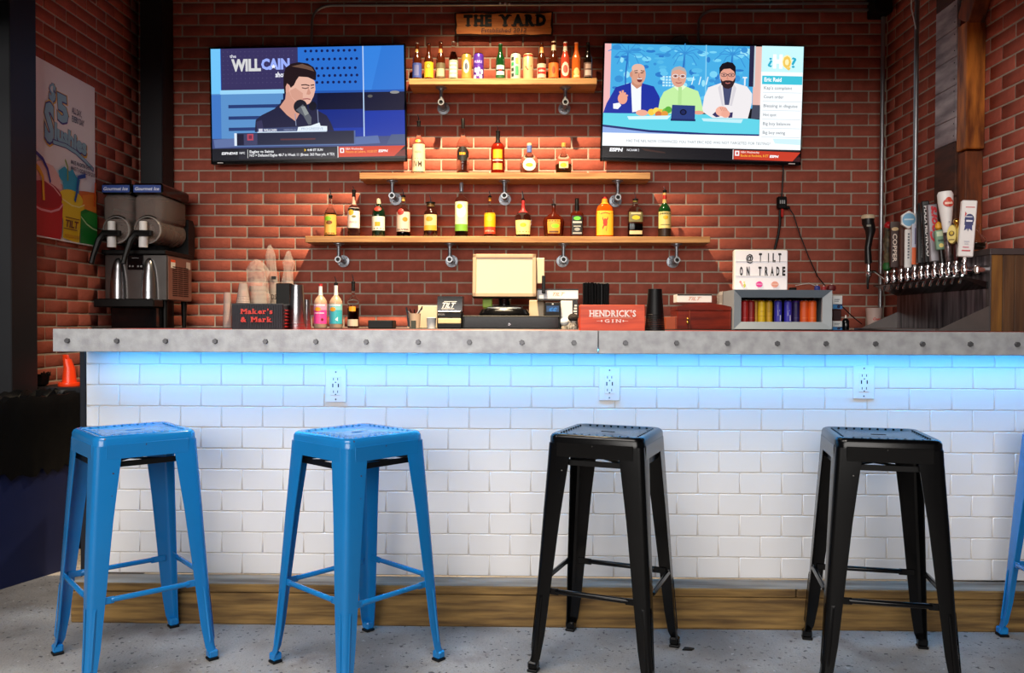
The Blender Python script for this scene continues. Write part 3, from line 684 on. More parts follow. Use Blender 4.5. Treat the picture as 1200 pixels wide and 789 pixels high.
bottle('bell-shaped clear bottle with a round cork and yellow sticker', 659.6, 19, 34, Z, Y2, 'globe', M_GLASS, G2, YELL, .35, [], cap=(mat('cork', (222, 150, 70)), .024, .014), dep=.7, draw=lambda c: (c.rect(-.6, .2, .6, .42, (222, 190, 150), 4), c.ell(-.05, .3, .4, .08, (236, 190, 30))))

G3 = 'liquor bottles on the lowest shelf'; Z = SZ['low']; Y3 = 4.95
def B(label, px, wd, hp, shape, glass, **k): bottle(label, px, wd, hp, Z, Y3, shape, glass, G3, **k)
B('bottle with a yellow label and green sticker, leftmost on the lowest shelf', 387.3, 14.2, 46, 'tall', M_GLASS, liquid=YELL, fill=.6, labels=[(1.4, .06, .56, (232, 176, 84))], cap=(M_BLACK, .012, .009), pour=.05, draw=lambda c: (c.ell(-.2, .46, .6, .06, (130, 196, 40)), c.ell(0, .36, .5, .05, (120, 70, 30)), c.rect(-.9, .08, .9, .10, (70, 40, 20), 4)))
B('clear bottle with white label, peach sticker and long black cap', 414.6, 14.2, 47, 'spirit', M_GLASS, liquid=CLR, fill=.5, labels=[(1.4, .22, .72, (236, 226, 218))], cap=(M_BLACK, .055, .010), pour=.03, neck=(.8, mat('blush_cap', (220, 170, 150))), draw=lambda c: (c.ell(-.3, .60, .5, .07, (240, 170, 50)), c.ell(.2, .50, .35, .03, (120, 120, 70)), c.text('PEACH', -.5, .7, .34, .05, (196, 120, 110))))
B('dark green gin bottle with a cream cap and white label', 443.6, 15.4, 41, 'dome', M_DARKGREEN, labels=[(1.3, .18, .58, (222, 222, 208))], cap=(M_CREAM, .034, .011), draw=lambda c: (c.ell(0, .80, .7, .07, (200, 50, 40)), c.rect(-.4, .30, .4, .42, OS, 3), c.rect(-1, .22, 1, .24, (50, 60, 50), 4)))
B('clear-necked rum bottle with wax seal and white label, red at its base', 472.5, 15.8, 44, 'spirit', M_GLASS, liquid=liq('redbase', (176, 50, 40), .2), fill=.14, labels=[(1.4, .14, .66, (214, 190, 176))], cap=(mat('cork_y', (214, 166, 80)), .026, .009), pour=.045, draw=lambda c: (c.ell(-.3, .66, .55, .09, (160, 50, 44)), c.ell(.4, .46, .4, .06, (240, 130, 40)), c.text('SILVER', -1, 1, .17, .04, (50, 40, 40), bold=.02)))
B('squat dark liqueur bottle with a wide gold cap and orange sticker', 504.5, 16.4, 37, 'jug', mat('cola_glass', (40, 14, 10), rough=.1, coat=.6), labels=[(1.1, .20, .70, (222, 190, 140)), (1.05, .20, .36, (214, 160, 50))], cap=(mat('antique_gold', (110, 84, 50), rough=.35, metal=.5), .022, .017), pour=.05, draw=lambda c: c.ell(-.1, .56, .5, .08, (240, 140, 30)))
B('tall clear bottle with a silver cap and lime green label', 540.4, 15, 57, 'shoulder', M_GLASS, liquid=YELL, fill=.7, labels=[(1.35, .12, .72, (232, 230, 190)), (1.3, .12, .26, (120, 176, 60))], cap=(mat('silver_cap', (170, 176, 186), rough=.3, metal=.5), .055, .011), draw=lambda c: (c.ell(0, .52, .8, .13, (244, 244, 232)), c.ell(-.2, .62, .45, .05, (240, 170, 30)), c.poly([(1.2, .24), (1.2, .5), (-.6, .24)], (140, 186, 84))))
B('slim tequila bottle with a yellow upper and red lower label', 573.7, 13.2, 44, 'tall', M_GLASS, liquid=YELL, fill=.6, labels=[(1.4, .27, .64, (236, 176, 20)), (1.35, .08, .27, (190, 62, 34))], cap=(mat('amber_cap', (222, 150, 40)), .022, .008), pour=.04, draw=lambda c: (c.ell(0, .48, .5, .07, (226, 196, 60)), c.text('ESPECIAL', -.9, .9, .14, .04, (240, 220, 180)), c.rect(-1.3, .0, 1.3, .03, (120, 30, 20), 6)))
B('broad-shouldered bourbon bottle with red wax neck and cream label', 612.6, 19.4, 41, 'flask', M_GLASS, liquid=DAMB, fill=.1, labels=[(1.15, .08, .48, (238, 214, 140))], cap=(M_RED, .02, .010), neck=(.70, M_RED), pour=.055, dep=.7, draw=lambda c: (c.ell(0, .34, .4, .06, (226, 186, 40)), c.rect(-.9, .14, .9, .16, (150, 110, 60), 4)))
B('wide round whisky flask filled dark amber with a gold shield label', 648.3, 25, 36, 'flask', DAMB, labels=[(.65, .12, .56, (206, 150, 50))], cap=(M_GLASSAMB, .012, .008), pour=.04, dep=.55, draw=lambda c: (c.ell(.15, .36, .4, .07, (140, 210, 40)), c.rect(-.5, .14, .5, .2, (90, 60, 30), 4)))
B('square whiskey bottle with black and white label and black cap', 675.4, 14.8, 40, 'square', DAMB, sq=6, labels=[(.72, .06, .62, (30, 28, 28))], cap=(M_BLACK, .045, .0105), neck=(.74, M_BLACK), draw=lambda c: (c.ell(0, .54, .5, .055, (96, 206, 50)), c.rect(-.6, .40, .6, .45, (190, 190, 184), 3), c.rect(-.5, .3, .5, .32, (200, 200, 190), 3), c.ell(0, .22, .4, .05, (150, 150, 146)), c.rect(-.6, .09, .6, .13, (170, 168, 160), 3)))
def d_fire(c):
    c.ell(0, .38, .25, .10, (200, 60, 20)); c.line([(-.3, .5), (-.1, .35), (.2, .3), (.1, .16)], .06, (196, 50, 20)); c.line([(.3, .5), (.1, .4), (-.3, .22)], .06, (196, 50, 20)); c.line([(-.5, .6), (0, .63), (.5, .6)], .02, (190, 80, 20))
B('orange-amber whisky bottle with a yellow label, a red beast on it, red cap', 708, 20.4, 45, 'dome', liq('fire', (206, 84, 14), .25), dep=.65, sq=3, labels=[(1.0, .05, .68, (240, 176, 40))], cap=(M_RED, .02, .012), neck=(.86, mat('orange_band', (236, 150, 40))), draw=d_fire)
B('bottle with an olive label above amber whiskey and a cream strip label', 743.8, 17.2, 42, 'dome', M_GLASS, liquid=liq('whiskey', (120, 40, 14), .15), fill=.38, sq=5, dep=.7, labels=[(.85, .42, .70, (112, 106, 66)), (.75, .08, .18, (226, 196, 150))], cap=(mat('green_gold', (120, 110, 50)), .012, .008), pour=.05, draw=lambda c: (c.ell(0, .54, .5, .06, (226, 190, 30)), c.rect(-.6, .63, .6, .68, (190, 184, 140), 3)))
B('green whiskey bottle with a cream label and red neck, rightmost on the lowest shelf', 778, 14.8, 52, 'tall', M_GLASSGRN, labels=[(1.3, .20, .57, (226, 206, 130)), (1.35, .02, .2, (40, 24, 12))], cap=(M_BLACK, .014, .009), pour=.03, neck=(.74, mat('cream_foil', (214, 180, 110))), draw=lambda c: (c.ell(0, .44, .4, .045, (230, 180, 20)), c.text('JAMESON', -1, 1, .51, .035, (40, 70, 40), bold=.02), c.rect(-.8, .27, .8, .285, (120, 120, 70), 4), c.rect(-1.2, .86, 1.2, .95, (190, 40, 30), 6)))

# ================================================================== BACK COUNTER
block('back_counter', 'dark back counter along the brick wall behind the bar', 'counter', -2.41, 1.76, 4.46, YB-.02, 0, 1.083, mat('counter_dark', (36, 32, 32), rough=.4))
block('tap_counter', 'dark side counter under the draught tap cabinet', 'counter', 1.765, 2.19, 3.58, YB-.02, 0, 1.083, MC['counter_dark'])
ZC = 1.0835; ZB = ZT+.0005
def at(px, Y): return onY(px, 380, Y).x

# cup stacks
def cup_stack(label, px, Y, wt, wb, z0, h, m, n=8, name='cup_stack', group=None, cat='cups'):
    """inverted nested cups: wide mouth at the bottom; one child per cup rim"""
    t = thing(name, label, cat, (at(px, Y), Y, z0), 0, group); d = h*.42/n; r0, r1 = wb/2, wt/2
    for i in range(n):
        z = i*d; top = h if i == n-1 else z+d*1.0
        f_ = lambda zz: r0+(r1-r0)*zz/h
        mb = MB(); mb.lathe([(f_(z)+.0008, z), (f_(z)+.0010, z+d*.3), (f_(z), z+d*.4), (f_(top), top-.0005)]+([(f_(top)*.8, top)] if i == n-1 else []), 20, cap=(i == n-1)); mb.build('cup', m, t)
    return t
cup_stack('tall stack of clear plastic cups left of the black ribbed bar caddy', 266.5, 4.70, .040, .050, ZC, .205, M_CUP, 9, group=None)
cup_stack('short inverted stack of clear cups above a black rimmed box', 285, 4.67, .045, .078, 1.225, .115, M_CUP, 5)
block('napkin_box', 'small black box under the inverted clear cups', 'box', at(277, 4.67), at(293, 4.67), 4.63, 4.71, ZC, 1.224, M_BLACK)
# bagged cups
def bag(label, px, Y, w_, h, z0, seed, lean=0):
    r = random.Random(seed); t = thing('cup_sleeve', label, 'cups', (at(px, Y), Y, z0))
    mb = MB(); prof = [(w_/2, 0), (w_/2*1.02, h*.2), (w_/2, h*.45), (w_/2*.95, h*.62), (w_/2*.8, h*.75), (w_/2*.9, h*.86), (w_/2*.55, h*.95), (w_/2*.3, h)]
    mb.lathe([(a, b_) for a, b_ in prof], 18)
    mb.v = [(v[0]*(1+r.uniform(-.3, .25)*(v[2] > h*.4))+lean*max(0, v[2]/h-.5)*.1, v[1]*(1+r.uniform(-.12, .12)), v[2]+r.uniform(-.012, .012)*(v[2] > h*.5)) for v in mb.v]
    mb.build('plastic_bag', M_BAG, t, 0)
    hh = h*.62; n = 10
    for i in range(n):
        z = hh*i/n; f_ = lambda q: w_*.44*(1-.18*q/hh); mb = MB(); mb.lathe([(f_(z)+.001, z), (f_(z)+.0014, z+.005), (f_(z+.012), z+.012), (f_(z+hh/n), z+hh/n)], 18, cap=(i == n-1)); mb.build('cup', M_CUP, t)
    return t
bag('wide clear plastic bag of upturned cups behind the black ribbed caddy', 302, 4.80, .135, .395, ZC, 1)
bag('slim bagged column of cups printed with dark letters', 320.5, 4.94, .062, .50, ZC, 2, -.5)
bag('bagged cups leaning with a twisted top, right of the lettered column', 338, 4.95, .075, .46, ZC, 3)
cv = Canvas(plane_fn(at(320.5, 4.905), 0, 4.905)); cv.rect(-.013, 1.375, .016, 1.395, (24, 22, 22), 1); cv.text('DS', -.014, .018, 1.255, .03, (60, 50, 48), bold=.02); o = cv.build('cup_print')
o.parent = [q for q in C.objects if q.name.startswith('cup_sleeve')][1]; o.location = -Vector(o.parent.location); 
block('menu_holder', 'black upright panel standing behind the shaker tins', 'holder', at(324.5, 4.72), at(341, 4.72), 4.70, 4.76, ZC, 1.343, M_BLACK)

# black ribbed caddy with red lettering
Yc = 3.20; x0, x1 = at(271.5, Yc), at(331.5, Yc); zt = EYE+(380-356.7)/S(Yc)
t = thing('bar_caddy', 'black ribbed rubber bar caddy with raised red lettering', 'caddy', ((x0+x1)/2, Yc, ZB)); hw = (x1-x0)/2; hh = zt-ZB
M_RIB = mat('black_rubber', (34, 38, 46), rough=.5)
mb = MB(); mb.cbox(-hw, hw, 0, .012, 0, hh, .002)
for i in range(30): u = -hw+.004+i*(2*hw-.008)/29; mb.cbox(u-.0018, u+.0018, -.003, .001, .004, hh-.003, .001)
mb.build('front_panel', M_RIB, t)
mb = MB(); mb.cbox(-hw, hw, .12, .132, 0, hh, .002); mb.build('back_panel', M_RIB, t)
for s in (-1, 1): mb = MB(); mb.cbox(min(s*hw, s*(hw-.01)), max(s*hw, s*(hw-.01)), .012, .12, 0, hh-.004, .002); mb.build('side_panel', M_RIB, t)
mb = MB(); mb.cbox(-hw, hw, .012, .12, 0, .006, .001); mb.build('base', M_RIB, t)
cv = Canvas(plane_fn(0, 0, -.0034)); serif_text(cv, "Maker's", -hw+.038, hw-.038, .062, .019, (196, 44, 30), bold=.035); serif_text(cv, "& Mark", -hw+.038, hw-.040, .030, .019, (196, 44, 30), bold=.035)
cv.build('lettering', t)
mb = MB()
for i in range(6): mb.cbox(hw+.0005, hw+.003, .02, .10, .008+i*.013, .014+i*.013, .001)
mb.build('red_stripe', M_RED, t)['kind'] = 'stuff'
block('menu_stand', 'thin black and red card stand at the right end of the ribbed caddy', 'stand', at(332.5, 3.26), at(336.5, 3.26), 3.22, 3.30, ZB, ZB+.088, M_RED, .001)

def shaker(label, px, wpx, toppx, Y, n):
    r = wpx/2/S(Y); h = EYE+(380-toppx)/S(Y)-ZB; t = thing('shaker_tin', label, 'shaker', (at(px, Y), Y, ZB), 0, None)
    mb = MB(); mb.lathe([(r, 0), (r+.001, .004), (r*.72, h-.006), (r*.68, h), (.002, h)], 28); mb.build('tin', M_STAINLESS, t)
    for i in range(n): z = .012+i*.012; mb = MB(); q = r*(1-.28*z/h); mb.lathe([(q+.0005, z), (q+.0022, z+.001), (q+.0022, z+.003), (q, z+.004)], 28, cap=False); mb.build('nested_rim', M_STAINLESS, t)
shaker('large stainless cocktail shaker tin upside down beside the black caddy', 348, 20.5, 334.7, 3.30, 2)
shaker('smaller stack of nested shaker tins right of the large tin', 359.5, 10, 352, 3.36, 3)

# three bottles on the back counter
Z = ZC; G4 = 'bottles on the back counter'; Y4 = 4.66
def BB(label, px, wd, hp, shape, glass, **k): bottle(label, px, wd, hp, Z, Y4, shape, glass, G4, **k)
M_FROST = mat('frosted_bottle', (214, 178, 150), rough=.3, trans=.3)
BB('frosted bottle with a hot pink label, white neck and red cap', 375.6, 15.2, 50, 'tall', M_FROST, labels=[(1.4, .10, .42, (236, 70, 150)), (1.4, .42, .56, (232, 150, 180))], cap=(M_RED, .014, .011), neck=(.76, M_WHITE), draw=lambda c: (c.ell(-.2, .44, .5, .05, OS), c.rect(-.8, .34, .8, .36, (250, 220, 236), 4), c.ell(.5, .2, .2, .03, (120, 30, 40)), c.rect(-.9, .52, .9, .55, (250, 240, 240), 4)))
BB('frosted bottle with a turquoise label, white neck and pourer', 393.7, 15.2, 50, 'tall', M_FROST, labels=[(1.4, .10, .42, (60, 170, 186)), (1.4, .42, .56, (130, 196, 200))], cap=(M_BLACK, .010, .010), pour=.045, neck=(.76, M_WHITE), draw=lambda c: (c.ell(-.3, .44, .5, .05, OS), c.poly([(.1, .2), (.5, .16), (.5, .26)], (240, 240, 240)), c.rect(-.9, .52, .9, .55, (240, 244, 244), 4)))
BB('half full amber bottle with a torn white label and black pourer', 414, 13.4, 47, 'spirit', M_GLASS, liquid=AMB, fill=.5, labels=[(1.1, .05, .22, (216, 190, 166)), (.6, .42, .54, OS)], cap=(M_BLACK, .045, .010), pour=.05)
block('drain_box', 'low flat black box right of the amber bottle', 'box', at(432, 4.6), at(461, 4.6), 4.58, 4.70, ZC, EYE+(380-376)/S(4.6), M_BLACK, .004)

# utensil cup, beige folder, white cup
t = thing('utensil_cup', 'small cup of bar tools and pens left of the receipt printer', 'cup', (at(486, 4.62), 4.62, ZC))
mb = MB(); mb.lathe([(.026, 0), (.030, .002), (.034, .085), (.031, .085), (.027, .006), (.002, .006)], 20); mb.build('cup_body', mat('clear_beige_cup', (206, 176, 150), rough=.3), t)
mb = MB(); mb.cbox(-.016, .012, -.036, -.032, .0, .045, .001); mb.build('dark_badge', mat('olive_badge', (56, 58, 46)), t)
rnd = random.Random(4)
for i in range(7):
    a = -1.2+i*.4; mb = MB(); x_ = .02*math.sin(a*1.6); mb.tube([(x_*.5, 0, .01), (x_*1.2, -.01, .085), (x_*2.4, -.014, .105+rnd.uniform(0, .022))], .0035, 6)
    mb.build('pen' if i % 2 else 'bar_tool', [M_BLACK, M_WHITE, M_CHROME][i % 3], t)
mb = MB(); mb.tube([(-.028, -.02, .01), (-.045, -.02, .12)], [.008, .005], 8); mb.build('bar_tool', M_CHROME, t)
block('paper_folder', 'beige paper panel leaning behind the white cup', 'folder', at(490, 4.85), at(512.5, 4.85), 4.84, 4.86, ZC, EYE+(380-358.5)/S(4.85), M_CREAM, .003)
t = thing('paper_cup', 'plain white paper cup left of the receipt printer', 'cup', (at(505.5, 4.62), 4.62, ZC))
mb = MB(); mb.lathe([(.024, 0), (.028, .058), (.0295, .060), (.0285, .063), (.026, .06), (.022, .004), (.002, .004)], 22); mb.build('cup_body', M_WHITE, t)

# receipt printer
Y5 = 4.56; x0, x1 = at(512, Y5), at(541.5, Y5); zt = EYE+(380-346.5)/S(Y5)
t = thing('receipt_printer', 'black receipt printer with a slanted logo and cream paper slot', 'printer', ((x0+x1)/2, Y5, ZC)); hw = (x1-x0)/2; h = zt-ZC
mb = MB(); mb.cbox(-hw, hw, 0, .16, 0, h*.50, .006); mb.build('base', M_BLACK, t)
mb = MB(); mb.prism([(.0, h*.52), (.03, h*.98), (.16, h), (.16, h*.5)], -hw, hw, axis='X'); mb.build('cover', M_BLACKG, t)
mb = MB(); mb.cbox(-hw+.004, hw-.008, -.003, .01, h*.50, h*.55, .002); mb.build('tear_bar', M_CHROME, t)
a_, b_ = Vector((0, 0, h*.52)), Vector((0, .03, h*.98)); dv = (b_-a_).normalized(); nv = Vector((0, -dv.z, dv.y))
cv = Canvas(lambda u, v, q: tuple(Vector((u, 0, 0))+a_+dv*v+nv*q)); 
def tilt_logo(c, x0, x1, y, h_, col, bars=True):
    c.text('TILT', x0, x1, y, h_, col, bold=.03, shear=.45)
    if bars: c.rect(x0-(x1-x0)*.05, y-h_*.28, x1-(x1-x0)*.12, y-h_*.16, col); c.rect(x0+(x1-x0)*.12, y+h_*1.16, x1+(x1-x0)*.05, y+h_*1.28, col)
tilt_logo(cv, -hw*.6, hw*.5, .022, .03, (190, 190, 190)); cv.build('logo', t)
mb = MB(); mb.cbox(-hw+.006, hw-.006, -.008, .0, h*.15, h*.31, .005); mb.build('paper_slip', mat('cream_paper', (240, 212, 160), rough=.7), t)
cv = Canvas(plane_fn(0, 0, -.0005)); cv.text('EPSON', -hw+.006, -hw*.4, h*.40, .010, (170, 170, 170)); cv.build('small_print', t)

# cash drawer + pos monitor
Y6 = 4.52; x0, x1 = at(541.8, Y6), at(656.5, Y6); zt = EYE+(380-370)/S(Y6)
t = thing('cash_drawer', 'wide black cash drawer under the beige monitor', 'drawer', ((x0+x1)/2, Y6, ZC)); hw = (x1-x0)/2; h = zt-ZC
mb = MB(); mb.cbox(-hw, hw, 0, .25, 0, h, .003); mb.build('case', M_BLACK, t)
mb = MB(); mb.cbox(-hw+.01, hw-.01, -.004, .001, .003, h-.006, .002); fr = mb.build('drawer_front', M_BLACKG, t)
mb = MB(); mb.lathe([(.008, 0), (.008, .006), (.001, .006)], 14, T=Matrix.Translation((-.01, -.004, h*.35)) @ Matrix.Rotation(PI/2, 4, 'X')); mb.build('lock', M_CHROME, fr)
ZD = zt
t = thing('pos_monitor', 'beige touchscreen till monitor with a pale reflection on its screen, on a black base', 'monitor', (at(591, 4.62), 4.62, ZD+.0005))
s = S(4.62); zb = EYE+(380-350)/s-ZD; zh = EYE+(380-298.3)/s-ZD; hw = 75/2/s
Tm = Matrix.Translation((0, -.02, zb)) @ Matrix.Rotation(math.radians(-6), 4, 'X')
Hh = (zh-zb)/math.cos(math.radians(6))
mb = MB(); mb.cbox(-hw, hw, -.012, .03, .0, Hh, .008, T=Tm); mb.build('housing', M_BLACK, t)
mb = MB(); bw = .024
for bx in ((-hw+.002, hw-.002, Hh-bw, Hh-.002), (-hw+.002, hw-.002, .006, .006+bw), (-hw+.002, -hw+bw, .006, Hh-.002), (hw-bw, hw-.002, .006, Hh-.002)): mb.cbox(bx[0], bx[1], -.022, -.010, bx[2], bx[3], .003, T=Tm)
mb.build('bezel', mat('beige_bezel', (190, 160, 128), rough=.45), t)
mb = MB(); mb.box(-hw+bw-.004, hw-bw+.004, -.0165, -.015, .006+bw-.004, Hh-bw+.004, T=Tm); mb.build('screen', mat('screen_reflection', (226, 196, 162), emis=.06, rough=.3, var=.10, scale=2), t)  # screen is off; cream colour and faint glow paint the spot's reflection
mb = MB(); mb.lathe([(.14, 0), (.145, .01), (.13, .035), (.08, .055), (.04, .06)], 24, sq=3, dep=.7, c=(0, .02, 0)); mb.cyl((0, .04, .05), (0, .03, zb+.06), .035, n=14); mb.build('base', M_BLACKG, t)
mb = MB(); mb.lathe([(.118, .028), (.10, .046), (.06, .052)], 24, sq=3, dep=.7, c=(0, .008, 0)); o = mb.build('base_cover', mat('slate_plastic', (88, 98, 108), rough=.4), t)
mb = MB(); x_ = hw+.0; mb.cbox(x_, x_+.045, -.0, .02, zb+.085, zb+.23, .003); mb.build('card_reader', M_CREAM, t)
mb = MB(); mb.cbox(x_+.03, x_+.05, -.012, -.0, zb+.03, zb+.13, .003); mb.build('reader_slot', M_BLACK, t)
mb = MB(); mb.cbox(-.125, -.07, .02, .05, .045, zb+.0, .004); mb.build('green_tag', mat('green_tag', (150, 180, 50)), t)

# boxes right of the till
def pbox(name, label, cat, px0, px1, py0, py1, Y, dp, m, draw=None, z0=None, group=None):
    x0, x1 = at(px0, Y), at(px1, Y); za = EYE+(380-py1)/S(Y) if z0 is None else z0; zb_ = EYE+(380-py0)/S(Y)
    t = thing(name, label, cat, ((x0+x1)/2, Y, za), 0, group); hw, h = (x1-x0)/2, zb_-za
    mb = MB(); mb.cbox(-hw, hw, 0, dp, 0, h, .002); mb.build('carton', m, t)
    if draw: cv = Canvas(lambda u, v, q: (u*hw, -.0002-q, v*h)); draw(cv); cv.build('print', t)
    return t
M_BOXW = mat('white_card', (226, 226, 226), rough=.55, var=.03)
def d1(c): c.rect(-1, 0, 1, .14, (20, 20, 20)); c.rect(-1, .88, 1, 1, (30, 30, 30)); c.text('TILT', -.25, .35, .4, .3, (196, 160, 130), bold=.01, shear=.45)
def d2(c):
    c.rect(.36, 0, 1, 1, (30, 26, 26))
    c.text('Jacks', .85, .852, .1, .1, (220, 210, 200)) if False else None
    for i in range(6): c.rect(.48+.06*(i % 3), .30+.10*i, .9, .36+.10*i, (226, 216, 206))
o = pbox('carton', 'upright white carton with a black strip of white script down its right edge', 'box', 657, 677, 352.5, 388, 4.60, .2, M_BOXW, d2, ZC)
pbox('carton', 'long white carton with black edges lying on top beside the till', 'box', 629.5, 677.5, 338.5, 352, 4.64, .2, M_BOXW, d1)
def d3(c): c.rect(-.8, .3, .8, .75, (14, 60, 110)); c.text('tt', -.5, .6, .36, .3, (30, 110, 190), bold=.05, shear=.3); c.rect(-.1, .84, .1, .93, (220, 220, 220))
pbox('display_box', 'black box with a blue printed panel beside the cash drawer', 'box', 638.5, 656.8, 354.5, 371, 4.56, .15, M_BLACK, d3, ZD)
block('cream_carton', 'plain cream box between the till and the black box with the blue panel', 'box', at(620, 4.8), at(637.5, 4.8), 4.78, 4.88, ZC, EYE+(380-352)/S(4.8), M_CREAM)
t = thing('white_globe', 'small white globe ornament in front of the white carton', 'ornament', (at(661.5, 4.54), 4.54, ZC))
mb = MB(); mb.sphere((0, 0, .040), .026, 18, sc=(1, 1, .9)); mb.build('globe', M_WHITE, t)
mb = MB(); mb.lathe([(.018, 0), (.020, .012), (.014, .018)], 16); mb.build('foot', M_CREAM, t)
t = thing('figurine', 'little dark shaggy figurine on a speckled base left of the orange box', 'ornament', (at(671.5, 4.50), 4.50, ZC))
mb = MB(); mb.sphere((0, 0, .062), .026, 16, sc=(1.05, 1, .85)); r_ = random.Random(3); mb.v = [(v[0]+r_.uniform(-.003, .003), v[1]+r_.uniform(-.003, .003), v[2]+r_.uniform(-.004, .004)) for v in mb.v]; mb.build('head', mat('dark_fur', (40, 34, 30), rough=.9), t)
mb = MB(); mb.lathe([(.022, 0), (.024, .02), (.018, .045)], 14); mb.build('body', mat('speckled', (200, 190, 176), col2=(80, 70, 64), scale=80), t)

# orange wooden caddy with straws
Y7 = 3.14; x0, x1 = at(679.5, Y7), at(755.5, Y7); zt = EYE+(380-357)/S(Y7); hw = (x1-x0)/2; h = zt-ZB
t = thing('straw_caddy', 'orange-red wooden caddy with white printed lettering', 'caddy', ((x0+x1)/2, Y7, ZB), math.radians(-2))
M_ORW = mat('orange_stained_wood', (222, 84, 36), rough=.4, col2=(190, 58, 22), scale=4, stretch=(1, 4, 12))
mb = MB(); mb.cbox(-hw, hw, 0, .010, 0, h, .0015); mb.build('front_board', M_ORW, t)
mb = MB(); mb.cbox(-hw, hw, .12, .13, 0, h, .0015); mb.build('back_board', M_ORW, t)
for s in (-1, 1): mb = MB(); mb.cbox(min(s*hw, s*(hw-.01)), max(s*hw, s*(hw-.01)), .0102, .1198, 0, h-.003, .001); mb.build('side_board', M_ORW, t)
mb = MB(); mb.cbox(-hw+.01, hw-.01, .0102, .1198, 0, .008, .001); mb.build('bottom_board', M_ORW, t)
cv = Canvas(plane_fn(0, 0, -.0003)); serif_text(cv, "HENDRICK'S", -hw*.70, hw*.72, .055, .024, (240, 226, 216), bold=.03); cv.rect(-hw*.6, .0485, hw*.62, .0505, (230, 160, 130)); serif_text(cv, "GIN", -hw*.24, hw*.26, .032, .012, (240, 226, 216), bold=.02, gap=.35)
cv.rect(-hw*.48, .037, -hw*.34, .0385, (230, 190, 170)); cv.rect(hw*.34, .037, hw*.48, .0385, (230, 190, 170)); cv.ell(-hw*.33, .038, .003, .004, (240, 226, 216), 8); cv.ell(hw*.33, .038, .003, .004, (240, 226, 216), 8); cv.build('lettering', t)
def straws(label, px, py0, n, wpx):
    t = thing('straw_bundle', label, 'straws', (at(px, 3.19), 3.19, ZB+.009), 0, 'black straws in the wooden caddy'); hw_ = wpx/2/S(3.19); hs = EYE+(380-py0)/S(3.19)-ZB-.009
    r_ = random.Random(px)
    for i in range(n):
        x_ = -hw_+(i % 7+.5)*2*hw_/7; y_ = -.02+(i//7)*.011; q = r_.uniform(-.003, .003); mb = MB(); mb.cyl((x_, y_, 0), (x_+q, y_, hs+r_.uniform(-.003, .001)), .0034, n=6); mb.build('straw', M_BLACK, t)
straws('left bundle of black straws standing in the orange wooden caddy', 690.5, 331.3, 28, 15)
straws('right bundle of black straws standing in the orange wooden caddy', 706, 332.3, 28, 14)
t = cup_stack('tapering stack of black plastic cups right of the orange caddy', 767.3, 3.22, 16/S(3.22), 23/S(3.22), ZB, EYE+(380-338.3)/S(3.22)-ZB, M_BLACK, 8)

# wooden boxes behind
M_MAHOG = mat('mahogany', (122, 34, 14), rough=.25, col2=(78, 18, 8), scale=4, stretch=(1, 3, 6), coat=.5)
M_BROWNB = mat('brown_lacquer', (150, 66, 34), rough=.4)
t = pbox('wooden_box', 'small brown box left of the mahogany humidor', 'box', 780, 792.5, 371, 389, 4.58, .14, M_BROWNB, None, ZC)
Y8 = 4.52; x0, x1 = at(793.5, Y8), at(857, Y8); hw = (x1-x0)/2; h = EYE+(380-354.5)/S(Y8)-ZC
t = thing('wooden_chest', 'glossy dark red wooden chest with an arched lid and brass knobs', 'box', ((x0+x1)/2, Y8, ZC))
mb = MB(); mb.cbox(-hw, hw, 0, .22, 0, h*.72, .003); mb.build('chest_body', M_MAHOG, t)
mb = MB(); pl = [(-hw, h*.73), (hw, h*.73), (hw, h*.86)]+[(hw-2*hw*i/10, h*.86+math.sin(PI*i/10)*h*.14) for i in range(1, 10)]+[(-hw, h*.86)]; mb.prism(pl, -.002, .222); mb.build('arched_lid', M_MAHOG, t)
for zz in (.40, .26): mb = MB(); mb.sphere((-hw+.057, -.006, h*zz), .0085, 12); mb.build('knob', M_GOLD, t)
mb = MB(); mb.cbox(-hw+.062+.005, -hw+.062+.008, -.003, .0, .0, h*.72, .001); mb.build('edge_strip', M_BROWNB, t)
def d4(c): c.rect(-1, .85, 1, 1, (24, 22, 22)); c.text('TILT', -.35, .4, .28, .42, (206, 150, 130), bold=.01, shear=.45)
pbox('carton', 'small white carton lying on the dark red chest', 'box', 793.5, 834, 344.5, 354, 4.55, .12, M_BOXW, d4)
t = thing('plastic_tub', 'translucent plastic tub behind the display cabinet and lightbox', 'tub', (at(851, 4.86), 4.86, ZC))
mb = MB(); k = EYE+(380-355)/S(4.86)-ZC; mb.cbox(-.055, .055, -.05, .05, 0, k, .008); mb.build('stacked_tub', M_CUP, t)
mb = MB(); mb.lathe([(.05, k), (.052, k+.05), (.04, k+.07), (.002, k+.07)], 16, sq=4); mb.build('tub_body', M_CUP, t)

# display cabinet with cans
Y9 = 4.48; s = S(Y9); x0, x1 = at(860, Y9), at(975, Y9); zt = EYE+(380-339)/s; hw = (x1-x0)/2; h = zt-ZC
M_GREYP = mat('grey_painted_wood', (150, 160, 170), rough=.4, var=.05)
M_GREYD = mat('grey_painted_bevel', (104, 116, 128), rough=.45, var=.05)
t = thing('display_cabinet', 'grey framed countertop display case holding coloured cans', 'cabinet', ((x0+x1)/2, Y9, ZC))
fwd = .050
def fr4(name, pts, m):      # mitred bevelled frame member
    mb = MB(); a, b_, c, d = pts; Fp = lambda p, y: (p[0], y, p[1])
    mb.add([Fp(a, 0), Fp(b_, 0), Fp(c, .012), Fp(d, .012), Fp(a, .03), Fp(b_, .03), Fp(c, .03), Fp(d, .03)], [(0, 1, 2, 3), (4, 7, 6, 5), (0, 4, 5, 1), (1, 5, 6, 2), (2, 6, 7, 3), (3, 7, 4, 0)])
    mb.build(name, m, t)
fi = .042
